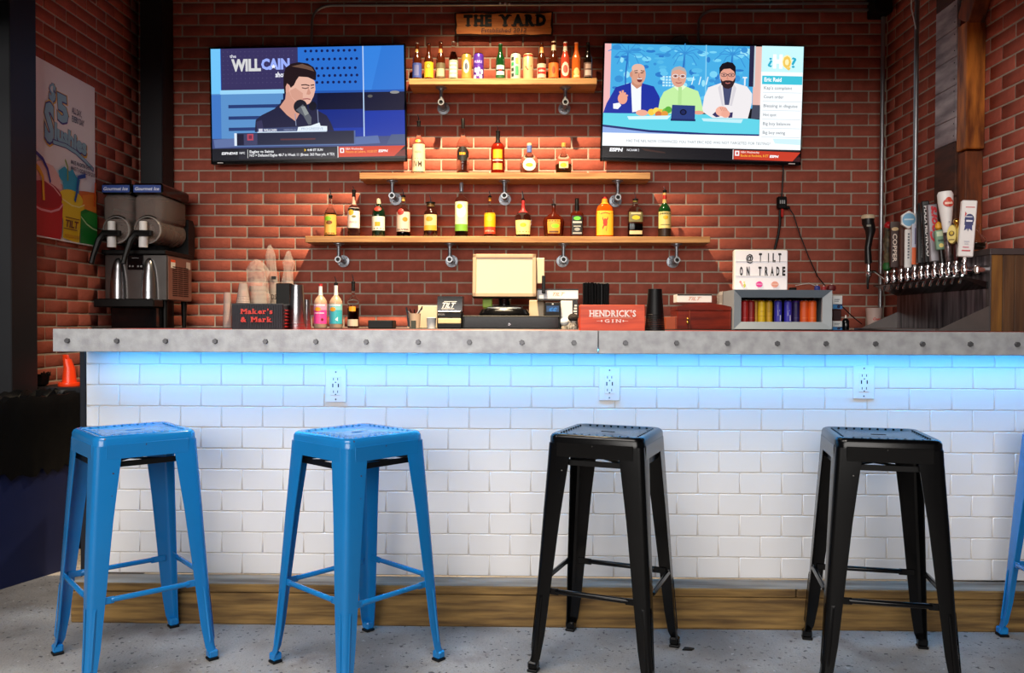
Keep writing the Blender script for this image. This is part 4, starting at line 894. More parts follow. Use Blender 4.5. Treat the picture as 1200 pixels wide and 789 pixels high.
A, B_, Cc, Dd = (-hw, 0.004), (hw, 0.004), (hw, h), (-hw, h); a2, b2, c2, d2_ = (-hw+fi, .044), (hw-fi*1.15, .044), (hw-fi*1.15, h-fi), (-hw+fi, h-fi)
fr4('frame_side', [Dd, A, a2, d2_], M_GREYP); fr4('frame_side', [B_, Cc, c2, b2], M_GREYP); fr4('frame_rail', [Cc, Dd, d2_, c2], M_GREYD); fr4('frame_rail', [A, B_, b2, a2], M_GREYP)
mb = MB(); mb.box(-hw, hw, .25, .26, 0, h); mb.build('back_board', M_BLACK, t, 0)
for n_, q in (('side_board', (-hw, -hw+.012, .03, .25, 0, h)), ('side_board', (hw-.012, hw, .03, .25, 0, h)), ('top_board', (-hw+.012, hw-.012, .03, .25, h-.012, h)), ('bottom_board', (-hw+.012, hw-.012, .03, .25, 0, .036))): mb = MB(); mb.box(*q); mb.build(n_, M_BLACK if 'bottom' in n_ else M_GREYP, t, 0)
for px_ in (867, 955): mb = MB(); x_ = at(px_, Y9)-(x0+x1)/2; mb.cbox(x_-.02, x_+.02, -.004, .03, -.0, .004, .001); mb.build('foot', M_BLACK, t)
G5 = 'small coloured cans inside the grey display case'
cans = [(872.5, .0, 'red', (178, 30, 30), 'red can at the left end inside the display case'), (880, .03, 'red', (150, 26, 26), 'darker red can set back beside the first red can'), (885.8, .05, 'yellow', (206, 150, 20), 'ochre can half hidden behind the big yellow can'),
        (892.2, .0, 'yellow', (240, 196, 30), 'large yellow can in front inside the display case'), (900.5, .04, 'yellow', (222, 170, 24), 'yellow can right of the large yellow one'), (911.5, 0, 'blue', (54, 50, 170), 'bright blue can in the middle of the display case'), (923, .0, 'blue', (58, 52, 180), 'second bright blue can, right of the first blue can'),
        (932.3, .05, 'purple', (44, 30, 96), 'dark purple can set back in shadow'), (942, .01, 'orange', (232, 92, 34), 'orange can left of the rightmost can in the display case'), (951.5, .0, 'orange', (240, 100, 30), 'orange can at the right end of the display case')]
for px_, dy, nm, col, lab in cans:
    def dd(c, col=col, nm=nm):
        c.rect(-1.3, .05, 1.3, .90, col, 8)
        if nm == 'blue': c.poly([(-.3, .3), (.2, .55), (-.4, .8)], (230, 230, 240)); c.rect(.2, .1, .5, .35, (220, 220, 240), 2)
        elif nm == 'yellow': c.rect(-.9, .3, .9, .32, (190, 130, 20), 5); c.rect(-.5, .5, .5, .52, (190, 130, 20), 4)
        else: c.rect(-.7, .22, .7, .24, tuple(min(255, v+50) for v in col), 4)
    can(px_, 0, ZC+.036, 4.58+dy, 8.6 if nm != 'orange' else 9.6, 27, lab, mat('can_'+nm, col, rough=.3, metal=.3), G5, dd, name='drink_can')

# lightbox sign on the cabinet
YA = 4.60; s = S(YA); x0, x1 = at(860, YA), at(923, YA); za = zt+.001; zb_ = EYE+(380-292.3)/s; hw = (x1-x0)/2; h = zb_-za
t = thing('letter_lightbox', 'white lightbox sign with black letters standing on the display case', 'sign', ((x0+x1)/2, YA, za))
mb = MB(); mb.cbox(-hw, hw, 0, .045, 0, h, .008); mb.build('box_body', M_WHITE, t)
mb = MB(); mb.box(-hw+.006, hw-.006, -.002, .001, .006, h-.006); mb.build('letter_panel', mat('acrylic_panel', (236, 232, 236), emis=.22, var=.02, rough=.3), t)
for k_ in (1, 2): mb = MB(); mb.cbox(-hw+.005, hw-.005, -.005, -.0021, h*(k_/3+.0)-.001+(.006 if k_ == 1 else .012), h*(k_/3)+.001+(.006 if k_ == 1 else .012), .0005); mb.build('letter_rail', M_WHITE, t)
cv = Canvas(plane_fn(0, 0, -.0022)); K = (30, 28, 30)
W = lambda cx: (cx-271)/335*2*hw*1.0
for ch, cx in (('T', 265), ('I', 315), ('L', 350), ('T', 385)): wd = .017 if ch != 'I' else .0055; cv.text(ch, W(cx)-wd/2, W(cx)+wd/2, h*.705, .046, K, bold=.045)
cv.text('@', W(175), W(222), h*.715, .038, K, bold=.03)
for ch, cx in (('O', 146), ('N', 188), ('T', 262), ('R', 302), ('A', 338), ('D', 373), ('E', 410)): cv.text(ch, W(cx)-.0085, W(cx)+.0085, h*.375, .046, K, bold=.045)
for cx, col, colr in ((258, (236, 70, 160), 1), (355, (238, 166, 150), 0)):
    n_ = 28; cv.poly([(W(cx)+(.0205 if i % 2 else (.017 if colr else .0195))*math.cos(2*PI*i/n_), h*.15+(.0185 if i % 2 else (.015 if colr else .016))*math.sin(2*PI*i/n_)) for i in range(n_)], col)
cv.rect(W(240), h*.145, W(278), h*.165, (250, 190, 226)); cv.rect(W(330), h*.145, W(380), h*.165, (250, 210, 196))
cv.poly([(W(133), h*.21), (W(145), h*.22), (W(160), h*.12), (W(152), h*.09)], (246, 190, 190)); cv.ell(W(166), h*.12, .006, .012, (206, 214, 90)); cv.ell(W(164), h*.2, .005, .005, (236, 226, 150)); cv.ell(W(140), h*.21, .006, .006, (240, 160, 160))
cv.build('lettering', t)

# things on and beside the cabinet
zt2 = zt
block('phone_charger', 'small black gadget beside the lightbox on the display case', 'charger', at(925, 4.6), at(932, 4.6), 4.58, 4.62, zt2+.0005, zt2+.018, M_BLACK)
for px0, px1, hgt, col, lab in ((954, 960.5, .03, (40, 50, 130), 'tiny blue bottle lying on the display case'), (962, 968, .026, (150, 40, 46), 'tiny red trinket on the display case'), (969, 979, .034, (96, 24, 28), 'dark red pouch on the right end of the display case')):
    t = thing('trinket', lab, 'trinket', (at((px0+px1)/2, 4.60), 4.60, zt2+.0005)); r_ = (px1-px0)/2/S(4.6)
    mb = MB(); mb.lathe([(r_*.8, 0), (r_, hgt*.3), (r_*.9, hgt*.8), (r_*.3, hgt)], 12, sq=3); mb.build('trinket_body', mat('trinket_%d' % px0, col), t); mb = MB(); mb.sphere((0, 0, hgt), .004, 8); mb.build('stopper', M_WHITE, t)
def d5(c): c.rect(-1, 0, 1, .36, (60, 130, 190)); c.poly([(-1, .36), (1, .2), (1, .36)], (30, 50, 90)); c.ell(.2, .16, .35, .12, (24, 34, 70)); c.rect(-.7, .55, .2, .6, (120, 130, 140)); c.rect(-.7, .68, .4, .73, (90, 100, 110))
block('black_bottle_case', 'dark red and black box between the two white and blue cartons', 'box', at(976, 4.62), at(986, 4.62), 4.62, 4.74, EYE+(380-374)/S(4.62)-.003, EYE+(380-361.5)/S(4.62), mat('dark_maroon', (50, 20, 22)))
pbox('carton', 'upper white and blue carton at the right end of the display case', 'box', 975.8, 987, 345.5, 361, 4.62, .12, M_BOXW, d5)
pbox('carton', 'lower white and blue carton standing on the counter by the display case', 'box', 975.8, 987.5, 375, 390, 4.62, .12, M_BOXW, d5, ZC)
t = thing('small_bottle', 'small dark squat bottle with a white tip right of the lower carton', 'bottle', (at(991, 4.60), 4.60, ZC))
mb = MB(); mb.lathe([(.017, 0), (.019, .01), (.019, .05), (.012, .062), (.007, .066)], 16); mb.build('bottle_body', M_BLACKG, t); mb = MB(); mb.lathe([(.004, .066), (.004, .078), (.002, .084)], 10); mb.build('tip', M_WHITE, t)
t = thing('plastic_cup', 'frosted cup with red print in front of the corner pipe', 'cup', (at(1024, 4.80), 4.80, ZC))
s = S(4.8); hh = EYE+(380-360)/s-ZC
mb = MB(); mb.lathe([(.034, 0), (.046, hh), (.048, hh+.002), (.044, hh), (.033, .004), (.002, .004)], 22); mb.build('cup_body', mat('frosted_cup', (196, 170, 162), rough=.35), t)
cv = Canvas(lambda u, v, q: ((.0425+q)*math.sin(u), -(.0425+q)*math.cos(u), v)); cv.text('Coors', -.5, .6, hh*.45, .014, (206, 50, 44), bold=.03, shear=.3); cv.build('print', t)

# ================================================================== SLUSH MACHINE
YM = 4.58; s = S(YM); x0, x1 = at(121, YM), at(194, YM); hw = (x1-x0)/2; zz = lambda y: EYE+(380-y)/s-ZC
t = thing('slush_machine', 'two bowl slush machine of stainless steel with black handles and blue lids', 'drink machine', ((x0+x1)/2, YM, ZC)); D = .36
MSL = mat('machine_steel', (120, 116, 114), rough=.3, metal=.9, var=.15, scale=6)
mb = MB(); mb.cbox(-hw, hw, .02, D, zz(353), zz(299), .004); bodyM = mb.build('body', MSL, t)
for s_ in (-1, 1):
    for y_ in (.06, D-.04): mb = MB(); mb.cyl((s_*(hw-.03), y_, 0), (s_*(hw-.03), y_, zz(353)), .012, .018, 12); mb.build('leg', M_BLACK, t)
mb = MB(); mb.cbox(-hw-.004, hw-.02, -.10, .018, zz(362), zz(352), .006); mb.build('drip_tray', M_BLACK, t)
mb = MB(); mb.cbox(-hw+.06, hw-.04, -.03, .05, 0, zz(362), .004); mb.build('lower_apron', M_BLACKG, t)
mb = MB(); mb.cbox(-hw-.004, hw+.004, -.01, D, zz(299), zz(294), .003); mb.build('bowl_deck', M_BLACK, t)
for sx in (-1, 1):      # splash cones of bright steel under each tap
    cx = sx*hw*.5-.01; mb = MB(); mb.lathe([(.046*math.cos(q*PI/2)**.8 if q < 1 else .001, zz(352)+(zz(303)-zz(352))*math.sin(q*PI/2)) for q in [k_/8 for k_ in range(9)]], 20, c=(cx, .018, 0)); mb.build('splash_guard', M_STAINLESS, t, 50)
mb = MB(); mb.cbox(-.045, .045, .012, .02, zz(317), zz(300), .002); pn = mb.build('control_panel', M_BLACKG, t)
cv = Canvas(plane_fn(0, 0, .0116)); cv.rect(-.018, zz(303.5), .02, zz(303), (170, 170, 170)); [cv.rect(-.036+.018*i+(i > 1)*.012, zz(314), -.026+.018*i+(i > 1)*.012, zz(312), (140, 140, 140)) for i in range(4)]; o = cv.build('panel_marks', pn)
mb = MB()           # louvred side panel
mb.cbox(hw+.0005, hw+.004, .03, D-.01, zz(352), zz(301), .001); sp = mb.build('side_panel', mat('side_panel_steel', (150, 120, 110), rough=.35, metal=.7), t)
mb = MB()
for r_ in range(15):
    for c_ in range(3): y_ = .085+c_*.075; z_ = zz(350)+.012+r_*.0118; mb.box(hw+.0038, hw+.0052, y_, y_+.066, z_, z_+.0062)
mb.build('louvre', M_BLACK, sp, 0)['kind'] = 'stuff'
cv = Canvas(lambda u, v, q: (hw+.0043+q, u, v)); cv.rect(.06, zz(314), .12, zz(304), (226, 220, 214)); cv.rect(.06, zz(307), .12, zz(304), (226, 80, 40)); cv.rect(.27, zz(313), .33, zz(304), (190, 176, 170)); cv.build('warning_sticker', sp)
M_BOWL = mat('bowl_haze_tint', (232, 210, 200), rough=.15, trans=.8, var=.05, ior=1.06); M_FROSTI = mat('frost_ice', (206, 206, 208), rough=.6, var=.1, scale=30)  # bowl's pale tint and partial diffuse imitate reflected haze on clear plastic
for sx in (-1, 1):
    cx = sx*hw*.5; w2 = hw*.46; mb = MB()
    prof = [(-w2, zz(293)+.002), (w2, zz(293)+.002), (w2, zz(232)), (-w2, zz(232))]
    mb.cbox(cx-w2, cx+w2, -.02, D-.05, zz(262), zz(229), .02)
    bw = mb.build('bowl', M_BOWL, t, 50)
    mb = MB(); mb.cyl((cx, -.02, zz(270)), (cx, D-.06, zz(270)), w2*.98, n=26); mb.build('cylinder_tank', M_BOWL, bw)
    mb = MB(); pts = [(cx+w2*.62*math.cos(a*.7), .0+a*.011, zz(272)+w2*.62*math.sin(a*.7)) for a in range(28)]; mb.tube(pts, .010, 8); mb.cyl((cx, .0, zz(272)), (cx, D-.08, zz(272)), .035, n=14); mb.build('auger', M_FROSTI, bw)
    mb = MB(); mb.lathe([(w2*.95, 0), (w2*.95, .004), (w2*.88, .010), (w2*.86, .002)], 26, T=Matrix.Translation((cx, -.022, zz(271))) @ Matrix.Rotation(PI/2, 4, 'X'), cap=False); mb.build('front_ring', M_CUP, bw)
    # lid
    mb = MB(); mb.cbox(cx-w2-.004, cx+w2+.004, -.028, D-.02, zz(229), zz(216), .012); ld = mb.build('lid', M_BLACKG, t)
    cv = Canvas(lambda u, v, q: (u, -.0283-q, v)); cv.rect(cx-w2+.004, zz(227), cx+w2-.004, zz(218.5), (40, 72, 150)); cv.text('Gourmet Ice', cx-w2+.012, cx+w2-.014, zz(224.6), .018, (226, 232, 244), bold=.02, shear=.25); cv.build('lid_print', ld)
    # faucet
    fx = cx-.012; mb = MB(); mb.lathe([(.022, 0), (.024, .004), (.023, .062), (.018, .066)], 18, c=(fx, -.052, zz(292))); mb.lathe([(.021, 0), (.021, .045), (.019, .05)], 18, c=(fx, -.052, zz(272))); mb.cyl((fx, -.05, zz(275)), (fx, .0, zz(275)), .02); fc = mb.build('faucet', M_WHITE, t)
    mb = MB(); mb.tube([(fx+.05, -.076, zz(276)), (fx-.03, -.08, zz(276)), (fx-.056, -.085, zz(284)), (fx-.074, -.11, zz(303)), (fx-.080, -.12, zz(312))], [.017, .019, .018, .014, .015], 8); mb.cbox(fx-.04, fx+.065, -.088, -.068, zz(279), zz(273), .003); mb.build('handle', M_BLACK, fc)
mb = MB(); mb.prism([(D-.045, zz(300)), (D+.03, zz(300)), (D+.05, zz(290)), (D+.05, zz(258)), (D+.02, zz(250)), (D-.045, zz(250))], hw-.20, hw+.0, axis='X'); mb.build('rear_housing', M_BLACK, t)

# ================================================================== POSTER
pa = onX(35, 62, XL+.012); pb_ = onX(111, 103, XL+.012); pc = onX(35, 276, XL+.012)
y0, y1, zt_, zb_ = pa.y, pb_.y, (pa.z+pb_.z)/2, pc.z; PW = y1-y0; PH = zt_-zb_; XP = XL+.012
t = thing('poster', 'white drinks poster on the left brick wall with red, yellow and green frozen drinks', 'poster', (XP, y0, zb_))
mb = MB(); mb.box(-.003, 0, 0, PW, 0, PH); mb.build('poster_sheet', mat('poster_paper', (246, 246, 250), rough=.5, var=.02), t, 0)
# drawn in crop units: u 0..1 left to right, v 0..1 bottom to top
cv = Canvas(lambda u, v, q: (.0003+q, u*PW, v*PH), .0003)
def bub(tx, x0, x1, y, h_, rot=0, sh=0, b=.05):
    cv.text(tx, x0-.012, x1+.02, y-.010, h_*1.06, (232, 190, 60), bold=b+.045, shear=sh, rot=rot); cv.text(tx, x0-.008, x1+.008, y-.004, h_*1.02, (76, 66, 140), bold=b+.03, shear=sh, rot=rot); cv.text(tx, x0, x1, y, h_, (150, 196, 216), bold=b, shear=sh, rot=rot)
bub('$', .26, .36, .80, .090, sh=.1); bub('5', .38, .55, .705, .145, sh=-.1)
bub('S', .19, .33, .565, .20); bub('lushies', .33, .84, .585, .09, sh=.0, rot=-3)
cv.line([(.30, .56), (.5, .565), (.66, .55), (.8, .52), (.96, .48)], .030, (76, 66, 140)); cv.line([(.31, .56), (.5, .565), (.66, .55), (.8, .522), (.95, .482)], .020, (150, 196, 216))
GR = (88, 86, 110)
cv.text('ALL DAY,', .60, .76, .775, .036, GR, bold=.02); cv.text('EVERY DAY', .60, .80, .725, .036, GR, bold=.02)
cv.text('MAKE AN EXTRA SHOT?', .58, .92, .470, .024, GR, bold=.02); cv.text('MAKE IT A DOUBLE FOR $3.00', .58, .98, .435, .024, GR, bold=.02)
cv.poly([(0, .33), (.2, .36), (.44, .33), (.46, .2), (0, .2)], (214, 160, 156)); cv.poly([(0, .40), (.12, .43), (.3, .42), (.40, .37), (.42, .3), (0, .3)], (232, 190, 186))
cv.poly([(.68, .32), (.80, .33), (1, .34), (1, .1), (.7, .2)], (226, 110, 36)); cv.poly([(.76, .3), (.9, .32), (1, .33), (1, .22), (.76, .2)], (240, 140, 50))
cv.poly([(.38, .405), (.47, .44), (.55, .42), (.60, .44), (.66, .40), (.72, .39), (.70, .34), (.70, .29), (.60, .28), (.5, .29), (.46, .31), (.44, .35), (.39, .37)], (50, 168, 206))
cv.poly([(.46, .24), (.44, .02), (.70, -.0), (.74, .25)], (226, 186, 26)); cv.ell(.575, .262, .19, .052, (238, 206, 50)); cv.poly([(.36, .265), (.46, .1), (.72, .1), (.79, .235), (.58, .215)], (232, 194, 34)); cv.line([(.36, .275), (.44, .245), (.58, .222), (.70, .222), (.79, .245)], .008, (240, 224, 150))
cv.poly([(0, .31), (.18, .31), (.36, .27), (.44, .21), (.42, .04), (.40, .0), (0, .0)], (188, 18, 28)); cv.ell(.18, .245, .25, .075, (166, 14, 24)); cv.line([(0, .17), (.12, .155), (.26, .155), (.38, .18), (.44, .215)], .012, (226, 150, 160)); cv.line([(0, .335), (.14, .33), (.3, .30), (.40, .26)], .009, (232, 170, 170))
cv.poly([(.72, .20), (.80, .22), (1, .21), (1, 0), (.71, .0)], (16, 122, 42)); cv.line([(.72, .17), (.82, .13), (.92, .11), (1, .105)], .009, (190, 220, 160)); cv.poly([(.72, .18), (.86, .21), (1, .20), (1, .12), (.84, .14)], (30, 146, 50))
cv.line([(0, .475), (.14, .44), (.21, .39), (.25, .32)], .022, (56, 44, 140)); cv.line([(.47, .48), (.51, .44), (.51, .36)], .018, (150, 170, 80))
cv.line([(0, .40), (.09, .375), (.14, .34), (.15, .21)], .032, (238, 172, 24)); cv.line([(.80, .425), (.68, .40), (.65, .30), (.62, .25)], .026, (32, 84, 170)); cv.line([(.97, .40), (.95, .25)], .03, (222, 90, 30))
cv.text('TILT', .47, .68, .088, .042, (110, 40, 26), bold=.03, shear=.2); cv.rect(.47, .142, .69, .147, (110, 40, 26)); cv.rect(.44, .074, .65, .079, (110, 40, 26)); cv.rect(.45, .03, .69, .045, (206, 150, 24))
cv.rect(0, 0, 1, .006, (232, 228, 228))
cv.build('poster_print', t)

# ================================================================== SIGN, CONDUITS, CABLES
YW = YB-.015
p = onY(533, 42, YW-.02); q = onY(648, 14, YW-.02)
t = thing('wooden_sign', 'small orange burnt-edge wooden name sign above the top shelf', 'sign', (p.x, YW-.004, p.z)); sw, sh = q.x-p.x, q.z-p.z
M_SIGN = mat('burnt_orange_wood', (250, 160, 76), rough=.5, col2=(220, 122, 52), scale=5, stretch=(1, 4, 10)); M_CHAR = mat('charred_edge', (40, 16, 10), rough=.8)
r_ = random.Random(5); mb = MB(); pl = []
def edge(x, y): return (x+r_.uniform(-.003, .003), y+r_.uniform(-.003, .003))
pl += [edge(sw*i/14, 0) for i in range(15)]+[edge(sw, sh*i/5) for i in range(1, 6)]+[edge(sw*i/14, sh) for i in range(13, -1, -1)]+[edge(0, sh*i/5) for i in range(4, 0, -1)]
mb.prism(pl, -.016, 0); mb.build('sign_board', M_CHAR, t, 0)
cx_, cy_ = sw/2, sh/2; pl2 = [(cx_+(a-cx_)*.965+r_.uniform(-.003, .003), cy_+(b_-cy_)*.88+r_.uniform(-.003, .002)) for a, b_ in pl]
mb = MB(); mb.prism(pl2, -.019, -.0165); mb.build('sign_face', M_SIGN, t, 0)
cv = Canvas(plane_fn(0, 0, -.0193)); serif_text(cv, 'THE YARD', sw*.09, sw*.93, sh*.42, sh*.44, (14, 8, 6), bold=.07, gap=.12); cv.text('Established 2012', sw*.27, sw*.73, sh*.12, sh*.18, (90, 44, 22), bold=.01, shear=.15); cv.build('lettering', t)

def tube_thing(name, label, cat, pts, r, m, n=10):
    mb = MB(); mb.tube(pts, r, n); return tag(mb.build(name, m), label, cat)
def arc(pts, a, b_, c, n=6):
    a, b_, c = Vector(a), Vector(b_), Vector(c); return pts+[(a*(1-u)**2+b_*2*u*(1-u)+c*u*u) for u in [i/n for i in range(n+1)]]
yc = YW-.025
v1 = onY(365, 56, yc); c0 = onY(365.5, 28, yc); cm = onY(366, 8, yc); c1 = onY(388, 6.4, yc); e1 = onY(1023, 7.6, yc); e1.z = c1.z-.0
tube_thing('conduit', 'thin steel conduit bending above the left television and running right', 'pipe', arc([v1], c0, cm, c1)+[e1], .0085, M_CONDUIT)
v1 = onY(818, 54, yc); c0 = onY(818.5, 30, yc); cm = onY(819, 12, yc); c1 = onY(840, 12, yc); e1 = onY(1023, 13.4, yc); e1.z = c1.z
tube_thing('conduit', 'thin steel conduit bending above the right television below the long one', 'pipe', arc([v1], c0, cm, c1)+[e1], .0085, M_CONDUIT)
a = onY(1035, 20, 5.0); b_ = onY(1035, 362, 5.0); c = tube_thing('conduit', 'vertical steel conduit in the right corner of the brick walls', 'pipe', [(a.x-.0, 5.0, a.z), (a.x, 5.0, 1.05)], .0125, M_CONDUIT, 12)
a = onY(1074.5, 20, 4.5); tube_thing('conduit', 'vertical steel conduit on the right brick wall before the timber post', 'pipe', [(a.x, 4.5, 3.6), (a.x, 4.5, 1.46)], .0125, M_CONDUIT, 12)
tube_thing('cable', 'thin pale cable hanging beside the vertical conduit on the right', 'cable', [(a.x-.03, 4.5, 3.5), onY(1068, 10, 4.48), onY(1071, 22, 4.47), onY(1073.5, 34, 4.47)], .0035, M_WHITE, 6)
pj = onY(1033, 8, 4.98); bx = MB(); bx.cbox(pj.x-.055, pj.x+.045, 4.93, 5.06, pj.z-.05, pj.z+.12, .006); tag(bx.build('junction_box', M_BLACK), 'black junction box in the top right corner where the conduits end', 'box')
for i, px in enumerate((586, 592, 597)):
    pp = onY(px, 4+i*.5, yc-.014); bb = MB(); bb.sphere((0, 0, 0), .008, 8, sc=(1, .6, 1)); o = bb.build('bulb_clip', M_WHITE); o.location = pp; tag(o, 'tiny white clip on the long conduit above the wooden sign, the %s one' % ('leftmost', 'middle', 'rightmost')[i], 'clip', 'white clips on the conduit')
pm = onY(790, 50, YW-.02); 

# adapter and cables under the right television
t = thing('power_adapter', 'black power adapter hanging on its cable below the right television', 'adapter', tuple(onY(916, 245, YW-.03)))
mb = MB(); mb.cbox(-.028, .028, -.015, .015, 0, .075, .006); mb.build('adapter_body', M_BLACK, t)
cv = Canvas(plane_fn(0, 0, -.0153)); [cv.rect(-.016+.012*i, .03, -.009+.012*i, .052, (190, 190, 190)) for i in range(3)]; cv.build('markings', t)
mb = MB(); mb.cbox(-.006, .010, -.012, .004, -.05, -.0, .003); mb.build('red_plug', mat('red_plug', (196, 36, 26)), t)
mb = MB(); mb.cbox(.028, .048, -.010, .010, .0, .018, .003); mb.build('side_plug', M_BLACK, t)
O = lambda x, y, Y=YW-.03: onY(x, y, Y)
tube_thing('cable', 'black cable from the right television down to the adapter', 'cable', [O(917, 185), O(918, 200), O(917, 216), O(916, 231)], .0045, M_BLACK, 6)
tube_thing('cable', 'thick black cable hanging from the adapter behind the lightbox', 'cable', [O(914, 246), O(914, 262), O(912, 276), O(908, 292), O(905, 330), O(905, 350)], .008, M_BLACK, 8)
tube_thing('cable', 'thin black cable slanting from the adapter to the end of the display case', 'cable', [O(924, 243), O(930, 252), O(937, 274), O(948, 302), O(958, 324), O(966, 334), O(975, 348, 4.9), O(1000, 372, 4.9), O(1010, 380, 4.9)], .0032, M_BLACK, 6)
tube_thing('cable', 'fine pale wire lying across the bricks above the display case', 'cable', [O(932, 335), O(942, 333), O(948, 332), O(958, 336)], .002, M_WHITE, 6)

# ================================================================== TELEVISIONS
def tv(label, px0, px1, pyt, pyb, roll, Y=4.98):
    c = onY((px0+px1)/2, (pyt+pyb)/2, Y); s = S(Y); W2 = (px1-px0)/2/s; H2 = (pyb-pyt)/2/s
    t = thing('television', label, 'television', (c.x, Y, c.z)); t.rotation_euler = (0, roll, 0)
    mb = MB(); mb.cbox(-W2, W2, -.0, .028, -H2, H2, .004); mb.cbox(-W2*.7, W2*.7, .028, .05, -H2*.8, H2*.5, .01); mb.build('housing', M_BLACK, t)
    mb = MB(); bw = .009
    for q in ((-W2, W2, H2-bw, H2), (-W2, W2, -H2, -H2+bw*1.9), (-W2, -W2+bw, -H2, H2), (W2-bw, W2, -H2, H2)): mb.cbox(q[0], q[1], -.006, .0, q[2], q[3], .0015)
    mb.build('bezel', M_BLACKG, t)
    mb = MB(); mb.cbox(-.12, .12, .05, YW-Y-.001, -.1, .1, .005); mb.build('wall_mount', M_BLACK, t)
    return t, W2, H2, bw
def person_head(cv, x, y, rx, ry, skin, hair, top): cv.ell(x, y, rx, ry, skin, 24); cv.poly(top, hair)
# left set
t, W2, H2, bw = tv('left wall television showing a dark haired man at a microphone on blue set', 245.5, 476.3, 54, 190.6, math.radians(-.95))
U0, U1, V0, V1 = 52, 1122, 82, 690
sx = (2*W2-2*bw)/(U1-U0); sz = (2*H2-2.9*bw)/(V1-V0)
cv = Canvas(lambda u, v, q: (-W2+bw+(u-U0)*sx, -.0008-q, H2-bw-(v-V0)*sz), .00006)
T_ = lambda s_, x0, x1, base, h_, col, **k: cv.text(s_, x0, x1, base, h_, col, ydir=-1, **k)
cv.rect(52, 82, 1122, 690, (22, 30, 70)); cv.rect(52, 82, 105, 325, (110, 190, 240)); cv.rect(105, 82, 112, 320, (30, 90, 190)); cv.rect(108, 82, 535, 306, (56, 50, 92)); cv.rect(52, 325, 450, 572, (88, 140, 196)); cv.rect(52, 330, 104, 572, (64, 116, 190)); cv.rect(100, 306, 460, 328, (150, 206, 240))
cv.dots([(122+24*i, 100+24*j) for i in range(17) for j in range(8)], 1.8, (110, 104, 140), 4)
cv.rect(535, 82, 893, 320, (42, 108, 200)); cv.rect(893, 82, 1122, 318, (46, 116, 206)); cv.poly([(893, 82), (1000, 82), (940, 318), (893, 318)], (52, 126, 216))
cv.dots([(578+30.5*i+(9 if j % 2 else 0), y_) for j, y_ in enumerate((103, 148, 197, 237, 273)) for i in range(11) if 578+30.5*i+9 < 886], 8, (20, 30, 84), 8)
cv.rect(535, 318, 1122, 330, (34, 84, 170)); cv.rect(640, 330, 1122, 440, (12, 18, 50)); cv.rect(640, 430, 1122, 590, (16, 52, 160)); cv.rect(640, 420, 900, 520, (14, 40, 128)); cv.ell(1068, 333, 26, 8, (140, 140, 140)); cv.ell(932, 352, 14, 8, (90, 90, 90))
for y_ in (395, 457, 518): cv.rect(145, y_-9, 430, y_+9, (38, 58, 112))
cv.rect(893, 82, 899, 600, (180, 206, 240)); cv.rect(52, 568, 1122, 625, (60, 72, 120)); cv.poly([(60, 572), (200, 566), (200, 612), (66, 618)], (92, 110, 158)); cv.poly([(840, 572), (972, 564), (984, 606), (846, 612)], (84, 106, 160)); cv.poly([(1046, 560), (1122, 560), (1122, 612), (1020, 612)], (70, 86, 126))
T_('the', 158, 193, 132, 18, (226, 226, 236), bold=.01); T_('WILL', 166, 330, 202, 60, (206, 206, 208), bold=.05); T_('CAIN', 332, 490, 196, 54, (150, 170, 246), bold=.05); T_('show', 410, 478, 240, 27, (236, 236, 246), bold=.03)
cv.poly([(400+14*math.cos(-PI/2+i*PI/5)*(1 if i % 2 == 0 else .42), 183+14*math.sin(-PI/2+i*PI/5)*(1 if i % 2 == 0 else .42)) for i in range(10)], (246, 246, 250))
cv.poly([(290, 535), (296, 470), (330, 444), (400, 412), (436, 380), (440, 362), (470, 360), (560, 400), (640, 424), (690, 452), (712, 490), (730, 535)], (34, 34, 62)); cv.poly([(330, 470), (342, 535), (304, 535), (300, 480)], (52, 50, 84))
cv.poly([(470, 300), (462, 360), (430, 402), (470, 446), (516, 480), (540, 440), (540, 380)], (206, 150, 132)); cv.poly([(472, 306), (480, 262), (500, 240), (560, 238), (612, 250), (628, 268), (630, 312), (620, 346), (600, 384), (570, 396), (530, 386), (498, 352), (486, 320)], (222, 174, 156)); cv.poly([(520, 300), (560, 330), (560, 380), (530, 380), (498, 350), (488, 315)], (206, 152, 134))
cv.ell(472, 300, 15, 26, (214, 156, 140)); cv.line([(556, 300), (574, 305), (594, 300)], 5, (90, 60, 60)); cv.line([(552, 286), (576, 284), (598, 290)], 6, (60, 38, 40)); cv.line([(606, 304), (622, 300)], 5, (90, 60, 60)); cv.line([(604, 288), (624, 286)], 6, (60, 38, 40)); cv.poly([(592, 300), (606, 330), (596, 340), (580, 336)], (200, 144, 126)); cv.line([(560, 362), (585, 360), (602, 364)], 6, (160, 90, 90))
cv.poly([(458, 330), (454, 280), (455, 226), (468, 190), (498, 170), (540, 162), (590, 170), (622, 190), (637, 220), (634, 262), (618, 258), (590, 244), (540, 240), (524, 262), (512, 286), (494, 300), (486, 284), (474, 276), (466, 292), (466, 330)], (36, 24, 28)); cv.poly([(500, 184), (560, 172), (610, 190), (626, 214), (580, 200)], (104, 78, 66))
cv.ell(546, 402, 38, 38, (28, 28, 40)); cv.poly([(520, 420), (560, 390), (606, 462), (604, 500), (588, 500), (560, 450)], (90, 94, 104)); cv.poly([(548, 402), (570, 400), (592, 440), (570, 452)], (140, 146, 146)); cv.line([(600, 400), (624, 384), (634, 404)], 5, (20, 20, 34)); cv.line([(516, 440), (520, 505)], 4, (130, 140, 170)); cv.line([(640, 420), (644, 495)], 4, (130, 140, 170)); cv.ell(614, 400, 22, 24, (22, 22, 36))
